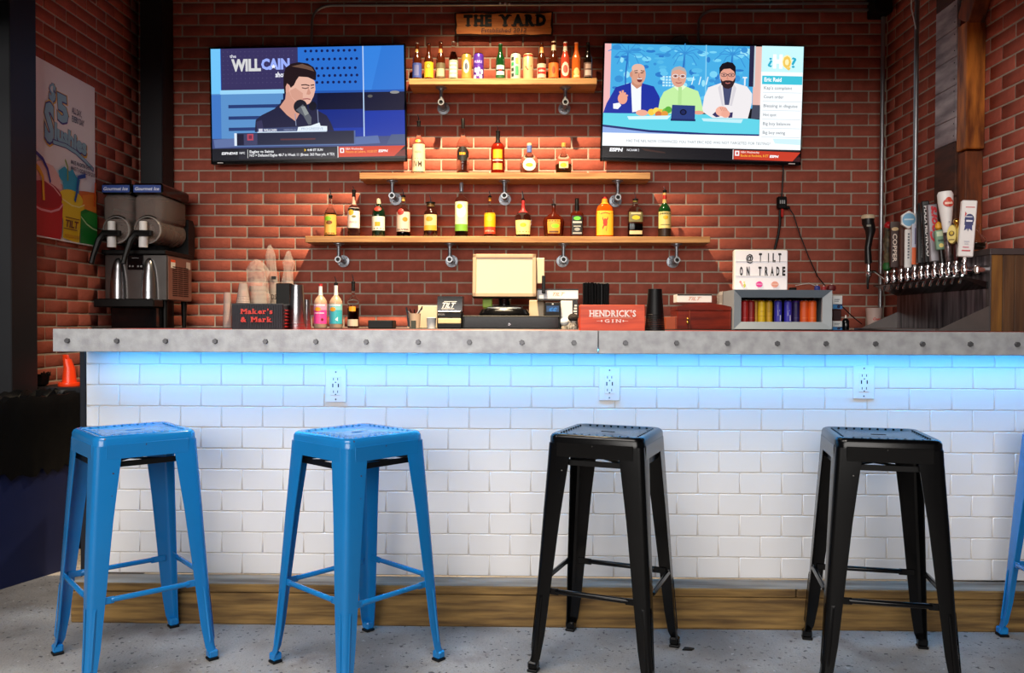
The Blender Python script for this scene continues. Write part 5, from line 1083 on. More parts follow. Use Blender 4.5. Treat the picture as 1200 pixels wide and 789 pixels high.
cv.poly([(306, 516), (532, 510), (524, 540), (306, 540)], (60, 70, 110)); cv.poly([(532, 512), (600, 506), (650, 490), (656, 508), (692, 510), (692, 538), (524, 538)], (222, 232, 240)); T_('WILLCAIN', 340, 412, 532, 12, (226, 230, 240), bold=.03); T_('PRESENTED BY', 452, 520, 530, 8, (150, 160, 190)); cv.rect(312, 518, 334, 534, (200, 200, 216)); cv.text('PROGRESSIVE', 550, 670, 528, 12, (150, 170, 200), ydir=-1)
cv.rect(176, 540, 848, 612, (46, 52, 84)); cv.rect(176, 540, 190, 612, (214, 226, 240)); cv.rect(190, 546, 228, 606, (24, 24, 50)); cv.rect(230, 546, 302, 606, (60, 62, 96)); cv.rect(305, 536, 840, 603, (34, 38, 62)); cv.rect(840, 536, 848, 612, (80, 100, 150)); cv.rect(176, 608, 848, 613, (90, 120, 170)); cv.rect(248, 545, 282, 580, (176, 70, 90)); cv.rect(256, 552, 274, 572, (110, 44, 70)); cv.rect(432, 574, 626, 582, (90, 50, 56)); cv.rect(305, 534, 690, 540, (190, 206, 226))
cv.rect(52, 622, 1122, 690, (18, 20, 30)); cv.rect(52, 684, 1122, 690, (8, 8, 12)); cv.rect(200, 628, 745, 682, (32, 32, 44)); cv.rect(248, 630, 251, 676, (200, 200, 200)); T_('ESPNEWS', 104, 194, 655, 13, (236, 236, 240), bold=.04, shear=.15); T_('NFC', 204, 234, 653, 11, (226, 226, 230), bold=.02)
T_('Eagles vs Saints', 260, 394, 648, 14, (236, 236, 240), bold=.02); cv.poly([(565, 630), (574, 637), (565, 646)], (240, 200, 30)); T_('4:40 ET SUN', 580, 666, 643, 12, (236, 236, 240), bold=.02); T_('NO > Defeated Eagles 48-7 in Week 11 (Brees: 363 Pass yds, 4 TD)', 260, 730, 668, 14, (230, 230, 234), bold=.02)
cv.rect(748, 620, 752, 682, (230, 226, 226)); cv.poly([(754, 622), (1122, 622), (1060, 678), (754, 678)], (206, 60, 36)); cv.poly([(1060, 678), (1090, 652), (1122, 640), (1122, 678)], (110, 36, 34)); cv.rect(762, 630, 784, 656, (240, 236, 236)); cv.rect(768, 636, 778, 650, (200, 60, 50)); T_('NBA Wednesday', 792, 890, 640, 11, (250, 226, 220), bold=.01); T_('Pistons at Lakers, 10:30 ET', 792, 968, 657, 13, (240, 150, 60), bold=.02); T_('ESPN', 974, 1026, 655, 13, (246, 246, 246), bold=.04, shear=.15)
o = cv.build('screen', t, SCREEN)
mb = MB(); mb.box(-W2+.04, -W2+.075, -.0066, -.0060, -H2+.004, -H2+.010); mb.build('badge', M_WHITE, t, 0)

# right set
t, W2, H2, bw = tv('right wall television showing three men seated at a turquoise desk', 706.4, 938.7, 52.6, 190.3, math.radians(1.35))
U0, U1, V0, V1 = 42, 1142, 62, 706
sx = (2*W2-2*bw)/(U1-U0); sz = (2*H2-2.9*bw)/(V1-V0)
cv = Canvas(lambda u, v, q: (-W2+bw+(u-U0)*sx, -.0008-q, H2-bw-(v-V0)*sz), .00006)
cv.rect(42, 62, 1142, 706, (16, 16, 22)); cv.rect(42, 62, 80, 455, (236, 180, 180)); cv.rect(872, 62, 918, 400, (224, 180, 170)); cv.rect(78, 62, 872, 410, (70, 168, 222))
r_ = random.Random(8)
for i in range(110): x_ = r_.uniform(95, 850); y_ = r_.uniform(80, 380); cv.ell(x_, y_, r_.uniform(8, 34), r_.uniform(5, 20), r_.choice([(96, 190, 232), (120, 206, 238), (56, 140, 206), (46, 120, 196), (150, 220, 240), (84, 180, 226)]), 9)
for tx in (165, 480, 745):
    cv.line([(tx, 400), (tx-4, 240), (tx+8, 110)], 9, (44, 110, 188))
    for a in range(10):
        an = a*PI/5+.3; L2 = r_.uniform(70, 120); cv.line([(tx+8, 110), (tx+8+L2*.6*math.cos(an), 110+L2*.35*math.sin(an)-12), (tx+8+L2*math.cos(an), 110+L2*.6*math.sin(an)+16)], 5, (56, 140, 206))
cv.line([(605, 62), (610, 400)], 6, (130, 200, 232)); cv.rect(846, 62, 872, 290, (40, 40, 70)); cv.rect(872, 62, 880, 290, (190, 206, 214))
for i in range(4):
    for j in range(5): cv.rect(368+17*j, 240+16*i, 380+17*j, 250+16*i, (190, 232, 246))
cv.text('Hlean', 505, 588, 286, 26, (226, 240, 246), ydir=-1, bold=.04) if False else None
for a in range(3): cv.line([(540+40*a, 240), (530+40*a, 285)], 5, (222, 240, 246))
cv.rect(812, 236, 836, 244, (226, 232, 240)); cv.rect(820, 244, 828, 285, (226, 232, 240))
cv.poly([(865, 470), (870, 392), (912, 392), (912, 470)], (70, 74, 92))
# desk
cv.poly([(42, 455), (300, 448), (640, 450), (912, 474), (912, 560), (640, 556), (300, 545), (42, 520)], (96, 206, 226)); cv.poly([(42, 520), (300, 545), (640, 556), (912, 556), (912, 566), (640, 568), (300, 558), (42, 532)], (34, 44, 110)); cv.poly([(42, 532), (300, 558), (640, 568), (912, 566), (912, 580), (42, 580)], (140, 170, 226))
# three men
sk = (222, 160, 136)
cv.poly([(42, 455), (60, 400), (108, 310), (190, 282), (255, 284), (320, 300), (350, 352), (378, 425), (372, 452), (120, 455)], (32, 50, 156)); cv.poly([(192, 284), (250, 288), (252, 440), (204, 448)], (236, 240, 248)); cv.poly([(196, 240), (262, 240), (252, 300), (226, 316), (196, 290)], (196, 136, 112)); cv.ell(232, 236, 41, 58, (212, 156, 132), 24); cv.ell(230, 200, 36, 24, (226, 180, 160)); cv.ell(240, 266, 14, 13, (120, 50, 50)); cv.rect(228, 257, 252, 262, (240, 236, 236)); cv.line([(212, 226), (228, 224)], 5, (70, 44, 40)); cv.line([(244, 226), (260, 224)], 5, (70, 44, 40)); cv.line([(208, 216), (228, 213)], 5, (110, 80, 70)); cv.line([(244, 213), (264, 216)], 5, (110, 80, 70)); cv.line([(236, 230), (233, 248), (242, 250)], 4, (176, 110, 96)); cv.ell(192, 236, 8, 16, (200, 140, 120))
cv.poly([(96, 402), (130, 396), (142, 410), (124, 432), (98, 430)], (236, 240, 248)); cv.ell(148, 372, 27, 32, (232, 160, 136)); 
for xx, yy in ((132, 332), (148, 326), (162, 338), (176, 352)): cv.line([(148, 372), (xx, yy)], 11, (232, 160, 136))
cv.ell(258, 450, 34, 17, (232, 168, 146))
cv.poly([(344, 452), (356, 372), (376, 330), (430, 300), (500, 298), (566, 322), (584, 372), (600, 440), (560, 440), (540, 452)], (190, 232, 160)); cv.poly([(430, 300), (464, 330), (500, 298), (484, 290), (446, 290)], (226, 244, 206)); cv.rect(456, 300, 476, 400, (176, 220, 146)); cv.ell(456, 246, 42, 56, (216, 160, 138), 24); cv.poly([(412, 232), (416, 206), (434, 190), (460, 184), (486, 194), (498, 214), (500, 236), (488, 214), (456, 202), (424, 212)], (176, 170, 168)); 
for xx in (438, 478): cv.ell(xx, 240, 17, 11, (236, 236, 240)); cv.ell(xx, 240, 13, 8, (170, 120, 110)); cv.ell(xx, 240, 4, 4, (50, 40, 44))
cv.line([(455, 238), (461, 238)], 4, (60, 60, 70)); cv.line([(458, 246), (454, 262), (464, 264)], 4, (180, 116, 100)); cv.line([(440, 276), (456, 280), (474, 276)], 5, (160, 84, 80))
cv.ell(572, 442, 30, 11, (226, 160, 136))
cv.poly([(592, 420), (602, 350), (622, 300), (690, 274), (764, 270), (836, 290), (866, 330), (866, 380), (846, 470), (650, 470), (600, 440)], (232, 228, 230)); cv.poly([(700, 284), (756, 284), (740, 396), (716, 396)], (70, 76, 110)); cv.poly([(690, 280), (712, 400), (700, 400), (676, 300)], (210, 206, 212)); cv.poly([(762, 278), (744, 400), (756, 400), (778, 300)], (210, 206, 212)); cv.ell(728, 236, 43, 58, (222, 158, 138), 24); cv.poly([(688, 246), (694, 282), (712, 302), (734, 306), (756, 294), (770, 262), (770, 240), (758, 262), (740, 258), (718, 258), (700, 264)], (52, 34, 38)); cv.poly([(682, 236), (680, 190), (694, 166), (724, 154), (754, 160), (770, 180), (772, 236), (762, 208), (740, 192), (704, 196), (690, 210)], (26, 20, 28))
for xx in (706, 748): cv.ell(xx, 228, 19, 11, (50, 44, 54)); cv.ell(xx, 228, 16, 8, (206, 150, 136)); cv.ell(xx, 228, 4, 4, (40, 34, 40))
cv.line([(722, 226), (732, 226)], 4, (50, 44, 54)); cv.line([(716, 272), (728, 276), (742, 272)], 5, (190, 110, 104)); cv.line([(728, 232), (724, 250), (734, 252)], 4, (190, 122, 106)); cv.rect(684, 222, 690, 240, (220, 160, 140))
cv.poly([(648, 452), (672, 430), (690, 462), (670, 466)], (56, 52, 96)); cv.poly([(740, 440), (762, 436), (760, 466), (738, 468)], (56, 52, 96)); cv.ell(700, 432, 34, 28, (238, 176, 156)); cv.ell(722, 446, 24, 22, (232, 166, 146)); [cv.line([(690+10*i, 410), (702+10*i, 430)], 4, (206, 140, 122)) for i in range(4)]
for x_, y_, c_ in ((310, 446, (240, 200, 70)), (338, 438, (246, 214, 90)), (362, 446, (236, 190, 70)), (390, 440, (120, 190, 70)), (404, 430, (90, 170, 60)), (350, 458, (206, 110, 60)), (384, 456, (222, 150, 60))): cv.ell(x_, y_, 20, 19, c_, 12)
cv.poly([(176, 472), (420, 462), (400, 484), (186, 490)], (206, 240, 246)); cv.poly([(590, 474), (820, 474), (810, 496), (600, 490)], (190, 232, 240)); cv.poly([(424, 402), (552, 404), (552, 484), (420, 484)], (44, 62, 124)); cv.rect(418, 480, 556, 492, (30, 44, 96)); cv.ell(487, 442, 19, 17, (16, 18, 40)); cv.ell(487, 442, 12, 11, (30, 40, 90))
cv.rect(42, 566, 1142, 640, (246, 250, 252)); cv.poly([(985, 576), (1142, 578), (1142, 612), (1000, 606)], (206, 236, 246))
cv.text('HAS THE NFL NOW CONVINCED YOU THAT ERIC REID WAS NOT TARGETED FOR TESTING?', 176, 974, 616, 15, (120, 130, 136), ydir=-1)
cv.rect(912, 80, 1142, 580, (244, 248, 250)); cv.rect(912, 62, 1142, 212, (196, 240, 246)); cv.rect(912, 206, 1142, 218, (240, 250, 252)); cv.rect(918, 228, 1140, 276, (64, 190, 212))
cv.text('?', 946, 972, 120, 70, (40, 170, 200), bold=.05, ydir=1, rot=0) if False else cv.text('¿', 946, 972, 165, 50, (40, 170, 200), bold=.02, ydir=-1)
cv.text('H', 975, 1028, 180, 66, (252, 252, 252), bold=.08, ydir=-1); cv.ell(1052, 148, 27, 38, (246, 236, 180)); cv.text('Q', 1030, 1074, 180, 60, (236, 196, 90), bold=.05, ydir=-1); cv.text('?', 1076, 1104, 180, 56, (40, 170, 200), bold=.02, ydir=-1)
cv.text('Eric Reid', 930, 1025, 260, 22, (250, 252, 252), bold=.03, ydir=-1)
for i, (s_, w_) in enumerate((("Kap's complaint", 1085), ('Court order', 1040), ('Blessing in disguise', 1118), ('Hot spot', 1002), ('Big boy balances', 1082), ('Big boy swing', 1054))):
    cv.text(s_, 930, w_, 304+50*i, 17, (130, 136, 144), bold=.01, ydir=-1); cv.rect(924, 320+50*i, 1138, 323+50*i, (206, 216, 222))
cv.rect(42, 640, 770, 706, (20, 18, 24)); cv.poly([(260, 650), (390, 668), (396, 676), (280, 664)], (60, 38, 34)); cv.text('ESPN', 82, 158, 670, 18, (240, 240, 244), bold=.06, shear=.15, ydir=-1); cv.text('NCAAM', 180, 236, 667, 12, (220, 220, 226), bold=.03, ydir=-1); cv.rect(244, 653, 247, 669, (190, 190, 196))
cv.rect(768, 646, 772, 700, (230, 226, 226)); cv.poly([(774, 648), (1142, 654), (1100, 704), (774, 700)], (196, 60, 40)); cv.poly([(1100, 704), (1120, 684), (1142, 680), (1142, 706)], (60, 28, 30)); cv.rect(780, 652, 804, 680, (240, 236, 236)); cv.rect(787, 659, 797, 673, (200, 60, 50)); cv.text('NBA Wednesday', 812, 915, 664, 11, (250, 226, 220), bold=.01, ydir=-1); cv.text('Bucks at Rockets, 8 ET', 812, 966, 684, 13, (240, 170, 60), bold=.02, ydir=-1); cv.text('ESPN', 972, 1022, 686, 13, (246, 246, 246), bold=.05, shear=.15, ydir=-1)
cv.build('screen', t, SCREEN)
mb = MB(); mb.box(W2-.075, W2-.035, -.0066, -.0060, -H2+.004, -H2+.010); mb.build('badge', M_WHITE, t, 0)
mb = MB(); mb.cyl((-.14, .03, H2-.006), (-.14, .045, H2+.004), .06, n=20); mb.build('mount_cap', M_BLACK, t)

# ================================================================== TIMBER POST ON THE RIGHT WALL
M_TIMB = mat('orange_timber', (206, 122, 44), rough=.5, col2=(104, 50, 16), scale=4, stretch=(5, 5, .9), bump=.3, bscale=14, detail=8)
M_TIMD = mat('dark_timber', (140, 68, 24), rough=.6, col2=(60, 28, 12), scale=4, stretch=(5, 5, .9), bump=.3, bscale=14, detail=8)
M_WASH = mat('whitewashed_plank', (176, 168, 172), rough=.6, col2=(120, 112, 118), scale=5, stretch=(5, 1, 4), bump=.2, bscale=20, detail=8)
M_PLKB = mat('brown_plank', (84, 46, 30), rough=.6, col2=(50, 28, 20), scale=5, stretch=(5, 1, 4), bump=.2, bscale=20, detail=8)
Yp = 3.98; xr = XR-.006; xl = at(1129.5, Yp)
t = thing('timber_post', 'orange timber post on the right brick wall with planks on its left side', 'post', (xl, Yp, 0)); pw = xr-xl
zq = lambda y: EYE+(380-y)/S(Yp)
mb = MB(); mb.cbox(0, pw, 0, .09, zq(175), zq(28), .004); mb.build('upper_beam', M_TIMB, t)
mb = MB(); mb.cbox(.006, pw, .012, .09, 1.457, zq(177)+.0, .004); mb.build('lower_beam', M_TIMD, t)
br = MB(); br.cbox(0, pw*.88, -.02, .10, 0, .8, .004, T=Matrix.Translation((.004, .02, zq(29))) @ Matrix.Rotation(math.radians(32), 4, 'X') @ Matrix.Rotation(math.radians(0), 4, 'Y')); br.build('slanted_brace', M_TIMD, t)
x_ = .018; zs = [1.457, 1.75, 2.02, 2.14, 2.30, 2.44, 2.58, 2.72, 3.2]
for i, (a, b_) in enumerate(zip(zs, zs[1:])):
    mb = MB(); mb.cbox(x_-.02, x_, .093, .30, a+.0015, b_-.0015, .002); mb.build('plank', M_WASH if 2 <= i <= 6 else M_PLKB, t)
    mb = MB()
    for zz_ in (a+.03, b_-.03): mb.cyl((x_-.0205, .11, zz_), (x_-.0225, .11, zz_), .003, n=6)
    mb.build('nail', M_BLACK, t)['kind'] = 'stuff'

# ================================================================== TAP TOWER
X0 = 2.03; Yn = 3.62; Yf = 4.52; ztw = 1.452
t = thing('tap_tower', 'steel and wood clad draught tap cabinet against the right brick wall', 'tap tower', (X0, Yn, ZC)); hz = ztw-ZC
mb = MB(); mb.cbox(.004, XR-X0-.02, .03, Yf-Yn, -.0, hz-.012, .003); mb.build('cabinet_box', M_BLACK, t)
M_CLAD = mat('brown_cladding', (92, 64, 40), rough=.5, col2=(56, 38, 28), scale=3, stretch=(7, 5, .7), bump=.3, bscale=14, detail=8)
M_CLAD2 = mat('tan_cladding', (140, 96, 40), rough=.5, col2=(84, 54, 28), scale=3, stretch=(7, 5, .7), bump=.3, bscale=14, detail=8)
for i in range(4):
    a = .004+i*.052; mb = MB(); mb.cbox(a, a+.0505, 0, .028, 0, hz-.03, .002); mb.build('board', (M_CLAD2, M_CLAD, M_CLAD, M_CLAD2)[i] if i else M_CLAD2, t)
mb = MB(); mb.cbox(-.004, XR-X0-.02, -.006, Yf-Yn, hz-.03, hz-.002, .002); mb.cbox(-.002, .004, -.004, .03, 0, hz-.03, .001); mb.build('steel_trim', mat('dull_steel', (96, 90, 90), rough=.45, metal=.7), t)
M_SPL = mat('brushed_splash', (132, 126, 130), rough=.3, metal=.9, col2=(58, 56, 60), scale=6, stretch=(1, 6, .5), detail=2)
mb = MB(); mb.box(-.0, .003, .03, Yf-Yn, 0, hz-.03); mb.build('steel_splashback', M_SPL, t, 0)
# sloping hood under the tap rail
zr = EYE+(380-337)/S(Yn)-ZC
mb = MB(); mb.prism([(-.13, zr+.052), (-.0005, zr+.0), (-.0005, zr+.030), (-.13, zr+.058)], .01, Yf-Yn, axis='Y', T=None); mb.build('drip_hood', M_BLACKG, t)
zrl = zr+.085
mb = MB(); mb.cyl((-.045, .02, zrl), (-.045, Yf-Yn+.03, zrl), .017, n=20); mb.cyl((-.045, .035, zrl), (-.0, .035, zrl), .02, n=14); mb.build('tap_rail', M_CHROME, t)
# tray wings
for yy, x_, z_ in ((.0, -.235, .115), (Yf-Yn-.006, -.215, .100)):
    mb = MB(); mb.prism([(0, .003), (-.0, z_), (x_, .003)], yy, yy+.003); mb.build('tray_wing', mat('wing_steel', (104, 98, 96), rough=.4, metal=.5), t, 0)
mb = MB(); mb.cbox(-.235, -.004, .004, Yf-Yn-.01, .001, .012, .002); mb.build('drip_tray', M_STAINLESS, t)
mb = MB(); mb.add([(-.232, Yf-Yn+.0, .004), (-.0, Yf-Yn+.0, .102), (-.0, Yf-Yn+.14, .102), (-.30, Yf-Yn+.14, .004)], [(0, 1, 2, 3)]); 
# taps and handles
def tap(px, label, hgt, build, zo=0, tilt=0):
    X = X0-.085; Y = X/((px-618)/F); Y = max(Y, 3.66)
    tt = thing('beer_tap', label, 'tap', (X, Y, ZC+zrl+zo), math.radians(-14), 'chrome beer taps on the rail')
    mb = MB(); mb.cyl((.030, 0, 0), (.0, 0, 0), .010, n=12); mb.lathe([(.012, -.020), (.014, -.012), (.014, .014), (.010, .022), (.007, .034), (.011, .036), (.011, .044), (.007, .046)], 14)
    mb.build('faucet_body', M_CHROME, tt)
    mb = MB(); mb.tube([(0, 0, -.012), (-.006, -.0, -.024), (-.016, -.002, -.045), (-.020, -.003, -.060)], [.008, .0078, .007, .0065], 10); mb.build('spout', M_CHROME, tt)
    if build: build(tt, Matrix.Translation((0, 0, .046)) @ Matrix.Rotation(tilt, 4, 'Y'), hgt)
    return tt
def bx_handle(w_, d_, m, draw=None, taper=0):
    def f(tt, T, h):
        mb = MB(); mb.cbox(-w_/2, w_/2, -d_/2, d_/2, .012, h, .004, T=T); mb.cyl(T @ Vector((0, 0, 0)), T @ Vector((0, 0, .014)), .007, n=10)
        hd = mb.build('tap_handle', m, tt)
        if draw: cv = Canvas(lambda u, v, q: tuple(T @ Vector((u*w_/2, -d_/2-.0003-q, .012+v*(h-.012))))); draw(cv, h/w_*2); cv.build('handle_print', hd)
    return f
def lathe_handle(prof, m, draw=None, n=18, cap=None):
    def f(tt, T, h):
        mb = MB(); mb.lathe([(a, b_*h) for a, b_ in prof], n, T=T); hd = mb.build('tap_handle', m, tt)
        if cap: mb = MB(); mb.lathe([(a, b_*h) for a, b_ in cap[0]], n, T=T); mb.build('handle_top', cap[1], hd)
        if draw: cv = Canvas(lambda u, v, q: tuple(T @ Vector((u, -q, v*h)))); draw(cv, h); cv.build('handle_print', hd)
    return f
def vtext(cv, s_, u, v0, v1, wd, col, bold=.02, down=True, shear=0):   # vertical lettering in unit box
    vs, fs = text_geo(s_, bold, shear); a = min(v[0] for v in vs); b_ = max(v[0] for v in vs)
    P = []
    for x, y, z in vs:
        k_ = (x-a)/(b_-a); yy = y/.7-.5
        P.append((u+yy*wd, v1-(v1-v0)*k_) if down else (u-yy*wd, v0+(v1-v0)*k_))
    cv._put(P, fs, col)
KB = mat('handle_black', (18, 17, 18), rough=.35)
def h_b(tt, T, h):
    mb = MB(); mb.lathe([(.010, 0), (.024, .01), (.026, .03), (.018, .045)], 12, T=T); mb.build('green_base', mat('handle_green', (30, 96, 40)), tt)
    mb = MB(); r_ = random.Random(6); mb.lathe([(.012, .04), (.020, .08), (.014, .12), (.022, .16), (.016, .20), (.020, .23), (.010, .26)], 10, T=T); mb.v = [(v[0]+r_.uniform(-.003, .003), v[1]+r_.uniform(-.003, .003), v[2]) for v in mb.v]; mb.build('carved_shaft', mat('carved_bronze', (110, 96, 70), col2=(40, 34, 26), scale=50), tt)
    mb = MB(); mb.sphere(T @ Vector((.002, -.004, .245)), .022, 12); mb.build('red_cap', mat('handle_red', (176, 24, 30), rough=.3), tt)
def h_badge(tt, T, h):
    mb = MB(); mb.cbox(-.017, .017, -.010, .010, .0, h*.66, .004, T=T); hd = mb.build('tap_handle', M_WHITE, tt)
    mb = MB(); n = 6; pl = [(.040*math.cos(i*PI/3+PI/6), h*.82+.046*math.sin(i*PI/3+PI/6)) for i in range(6)]; mb.prism(pl, -.014, .012, T=T); mb.build('hexagonal_head', M_WHITE, hd)
    cv = Canvas(lambda u, v, q: tuple(T @ Vector((u, -.0145-q, v)))); cv.ell(0, h*.82, .031, .033, (110, 170, 206)); cv.rect(-.022, h*.81, .022, h*.835, (206, 226, 236)); cv.build('badge', hd)
    cv = Canvas(lambda u, v, q: tuple(T @ Vector((u, -.0105-q, v)))); [cv.rect(-.004, h*(.16+.05*i), .004, h*(.19+.05*i), (90, 100, 110)) for i in range(9)]; cv.build('handle_print', hd)
def d_c(c, k): c.rect(-1, .86, 1, 1, (60, 34, 22)); c.ell(0, .84, .8, .04, (220, 190, 140)); vtext(c, 'COPPER', 0, .12, .74, .9, (226, 206, 190))
def d_o(c, k): c.rect(-1, 0, 1, .42, (226, 100, 46)); c.rect(-1, .42, 1, 1, (190, 196, 214)); c.rect(-.3, .5, .1, .9, (120, 110, 150))
def d_g(c, k): vtext(c, 'LEGION BREWING', 0, .1, .66, .42, (150, 150, 150), bold=0)
def d_p(c, k): vtext(c, 'PLAZA MIDWOOD', 0, .10, .92, .85, (236, 232, 230), bold=.03)
def d_co(c, k): vtext(c, 'Coors', 0, .34, .97, 1.5, (196, 30, 44), bold=.05, down=False, shear=.3)
def d_pbr(c, k):
    c.rect(-.5, .87, .7, .885, (196, 50, 60)); c.ell(.1, .66, .62, .10, (36, 42, 96)); c.rect(-.5, .56, .62, .68, (36, 42, 96)); c.rect(-.3, .62, .5, .65, (226, 226, 236)); c.rect(-.4, .70, .45, .715, (210, 212, 230)); c.poly([(-.5, .46), (-.1, .50), (.0, .44), (.1, .50), (.55, .46), (.5, .56), (-.4, .56)], (36, 42, 110)); c.poly([(-.55, .70), (-.3, .76), (-.5, .80)], (190, 40, 50)); c.rect(-.5, .16, .3, .18, (206, 130, 140)); c.rect(-.6, .10, .5, .12, (196, 60, 70)); c.rect(-.4, .26, .3, .28, (190, 190, 200)); c.rect(-.3, .22, .2, .235, (190, 190, 200))
def h_green(tt, T, h):
    mb = MB(); mb.cyl(T @ Vector((0, 0, 0)), T @ Vector((0, 0, .07)), .014, .010, 12); mb.build('stem', KB, tt)
    mb = MB(); mb.cbox(-.021, .021, -.014, .014, .062, .155, .004, T=T); hd = mb.build('tap_handle', mat('pale_green', (120, 156, 130)), tt)
    cv = Canvas(lambda u, v, q: tuple(T @ Vector((u, -.0145-q, v)))); cv.rect(-.015, .125, .015, .148, (190, 206, 170)); cv.rect(-.012, .10, .012, .11, (60, 90, 70)); cv.ell(0, .082, .010, .010, (226, 206, 120)); cv.build('handle_print', hd)
    mb = MB(); mb.lathe([(.006, .155), (.016, .165), (.014, .185), (.003, .195)], 10, T=T); mb.build('yellow_top', mat('yellow_knob', (226, 160, 40)), hd)
def h_oval(tt, T, h):
    mb = MB(); mb.lathe([(.008, 0), (.010, .01), (.012, .05), (.008, .075)], 12, T=T); mb.build('stem', mat('maroon_stem', (60, 16, 20), rough=.3), tt)
    for sx_ in (-1, 1):
        mb = MB(); T2 = T @ Matrix.Translation((sx_*.017, 0, .120)) @ Matrix.Rotation(sx_*.5, 4, 'Z'); mb.lathe([(.001, -.012), (.02, -.012), (.022, -.004), (.022, .004), (.02, .012), (.001, .012)], 20, T=T2 @ Matrix.Diagonal((.95, 1, 2.0, 1)) @ Matrix.Rotation(PI/2, 4, 'X')); hd = mb.build('oval_shield', mat('shield_yellow', (226, 206, 120)), tt)
        cv = Canvas(lambda u, v, q: tuple(T2 @ Vector((u, -.0125-q, v)))); cv.ell(0, .004, .012, .012, (90, 70, 40)); cv.ell(0, .006, .007, .008, (200, 170, 60)); cv.rect(-.012, -.026, .012, -.022, (110, 90, 50)); cv.build('shield_print', hd)
    mb = MB(); mb.sphere(T @ Vector((0, 0, .178)), .015, 12); mb.lathe([(.006, .145), (.010, .165)], 10, T=T); mb.build('gold_finial', M_GOLD, tt)
def badge_red(c, h): pass
def h_pil(tt, T, h):
    prof = [(.009, 0), (.012, .02), (.014, .18), (.017, .42), (.026, .66), (.033, .85), (.034, .96), (.028, 1)]
    T2 = T @ Matrix.Rotation(math.radians(0), 4, 'Y'); mb = MB(); mb.lathe([(a, b_*h) for a, b_ in prof if b_ >= .17], 20, T=T2); hd = mb.build('tap_handle', M_WHITE, tt)
    mb = MB(); mb.lathe([(a+.0008, b_*h) for a, b_ in prof if b_ <= .42], 20, T=T2); mb.build('silver_grip', mat('silver_grip', (140, 130, 132), rough=.3, metal=.7, col2=(60, 50, 54), scale=60), hd)
    cv = Canvas(lambda u, v, q: tuple(T2 @ Vector(((.0345+q)*math.sin(u), -(.0345+q)*math.cos(u), v*h)))); cv.ell(.2, .83, .75, .055, (196, 60, 44)); cv.ell(.2, .87, .4, .04, (206, 80, 60)); cv.rect(-.3, .81, .7, .84, (236, 200, 180), 4); cv.ell(.1, .56, .1, .012, (160, 160, 170)); cv.build('handle_print', hd)
tap(1035.5, 'chrome tap with a carved handle, red cap and green base, far end', .26, h_b)
tap(1043.2, 'chrome tap with a dark brown vertical-lettered handle and cream band', .255, bx_handle(.044, .03, mat('handle_brown', (58, 30, 24)), d_c))
tap(1051.6, 'chrome tap with a plain thin brown handle', .24, bx_handle(.018, .03, mat('handle_umber', (84, 50, 40))))
tap(1059.0, 'chrome tap with a white handle and round blue badge', .30, h_badge)
tap(1067.0, 'chrome tap with a pale and orange block handle', .215, bx_handle(.034, .03, M_WHITE, d_o))
tap(1074.5, 'chrome tap with a wide tall black handle with faint lettering', .31, bx_handle(.046, .04, KB, d_g))
tap(1082.0, 'chrome tap with a tall black handle reading PLAZA MIDWOOD', .31, bx_handle(.034, .04, KB, d_p), tilt=-.06)
tap(1090.0, 'chrome tap with a silver handle and red script', .285, bx_handle(.042, .03, mat('handle_silver', (150, 146, 152), metal=.4, rough=.4), d_co), tilt=-.06)
tap(1098.5, 'chrome tap with a small pale green block handle and yellow tip', .2, h_green, tilt=-.1)
tap(1106.0, 'chrome tap with a big white flared pilsner-shaped handle', .325, h_pil, tilt=-.06)
tap(1114.5, 'chrome tap with two yellow oval shields and a gold finial', .2, h_oval)
tap(1124.0, 'chrome tap with a tall white slab handle bearing a blue ribbon', .262, bx_handle(.062, .03, M_WHITE, d_pbr), tilt=.06)
# separate stout tap further left
X = at(1017, 4.62)
tt = thing('stout_tap', 'black curved stout tap with a cream top standing left of the tap row', 'tap', (X, 4.62, 0)); s = S(4.62); z_ = lambda y: EYE+(380-y)/s; dx = lambda px: (px-1017)/s
mb = MB(); mb.tube([(dx(1017), 0, z_(308)), (dx(1016), 0, z_(290)), (dx(1018), 0, z_(278)), (dx(1019), 0, z_(270)), (dx(1016), 0, z_(261)), (dx(1016), 0, z_(255))], [.020, .017, .019, .028, .033, .034], 16); hd = mb.build('tap_handle', KB, tt)
mb = MB(); mb.lathe([(.034, 0), (.037, .004), (.036, .018), (.030, .023)], 18, c=(dx(1016), 0, z_(256.5))); mb.build('cream_top', M_CREAM, hd)
cv = Canvas(lambda u, v, q: (dx(1016)+(.0345+q)*math.sin(u), -(.0345+q)*math.cos(u), v)); cv.rect(-.6, z_(266), .1, z_(264), (150, 146, 130), 4); cv.build('handle_print', hd)
mb = MB(); mb.lathe([(.014, z_(324)), (.018, z_(322)), (.018, z_(316)), (.012, z_(315)), (.013, z_(309)), (.010, z_(307))], 16); mb.tube([(0, 0, z_(318)), (.03, -.02, z_(318)), (X0-.045-X, Yf+.02-4.62, ZC+zrl)], .008, 8); mb.build('chrome_collar', M_CHROME, tt)
mb = MB(); mb.tube([(0, 0, z_(323)), (dx(1016.5), 0, z_(330)), (dx(1016.5), 0, z_(338))], [.010, .007, .005], 10); mb.build('spout', M_BLACKG, tt)
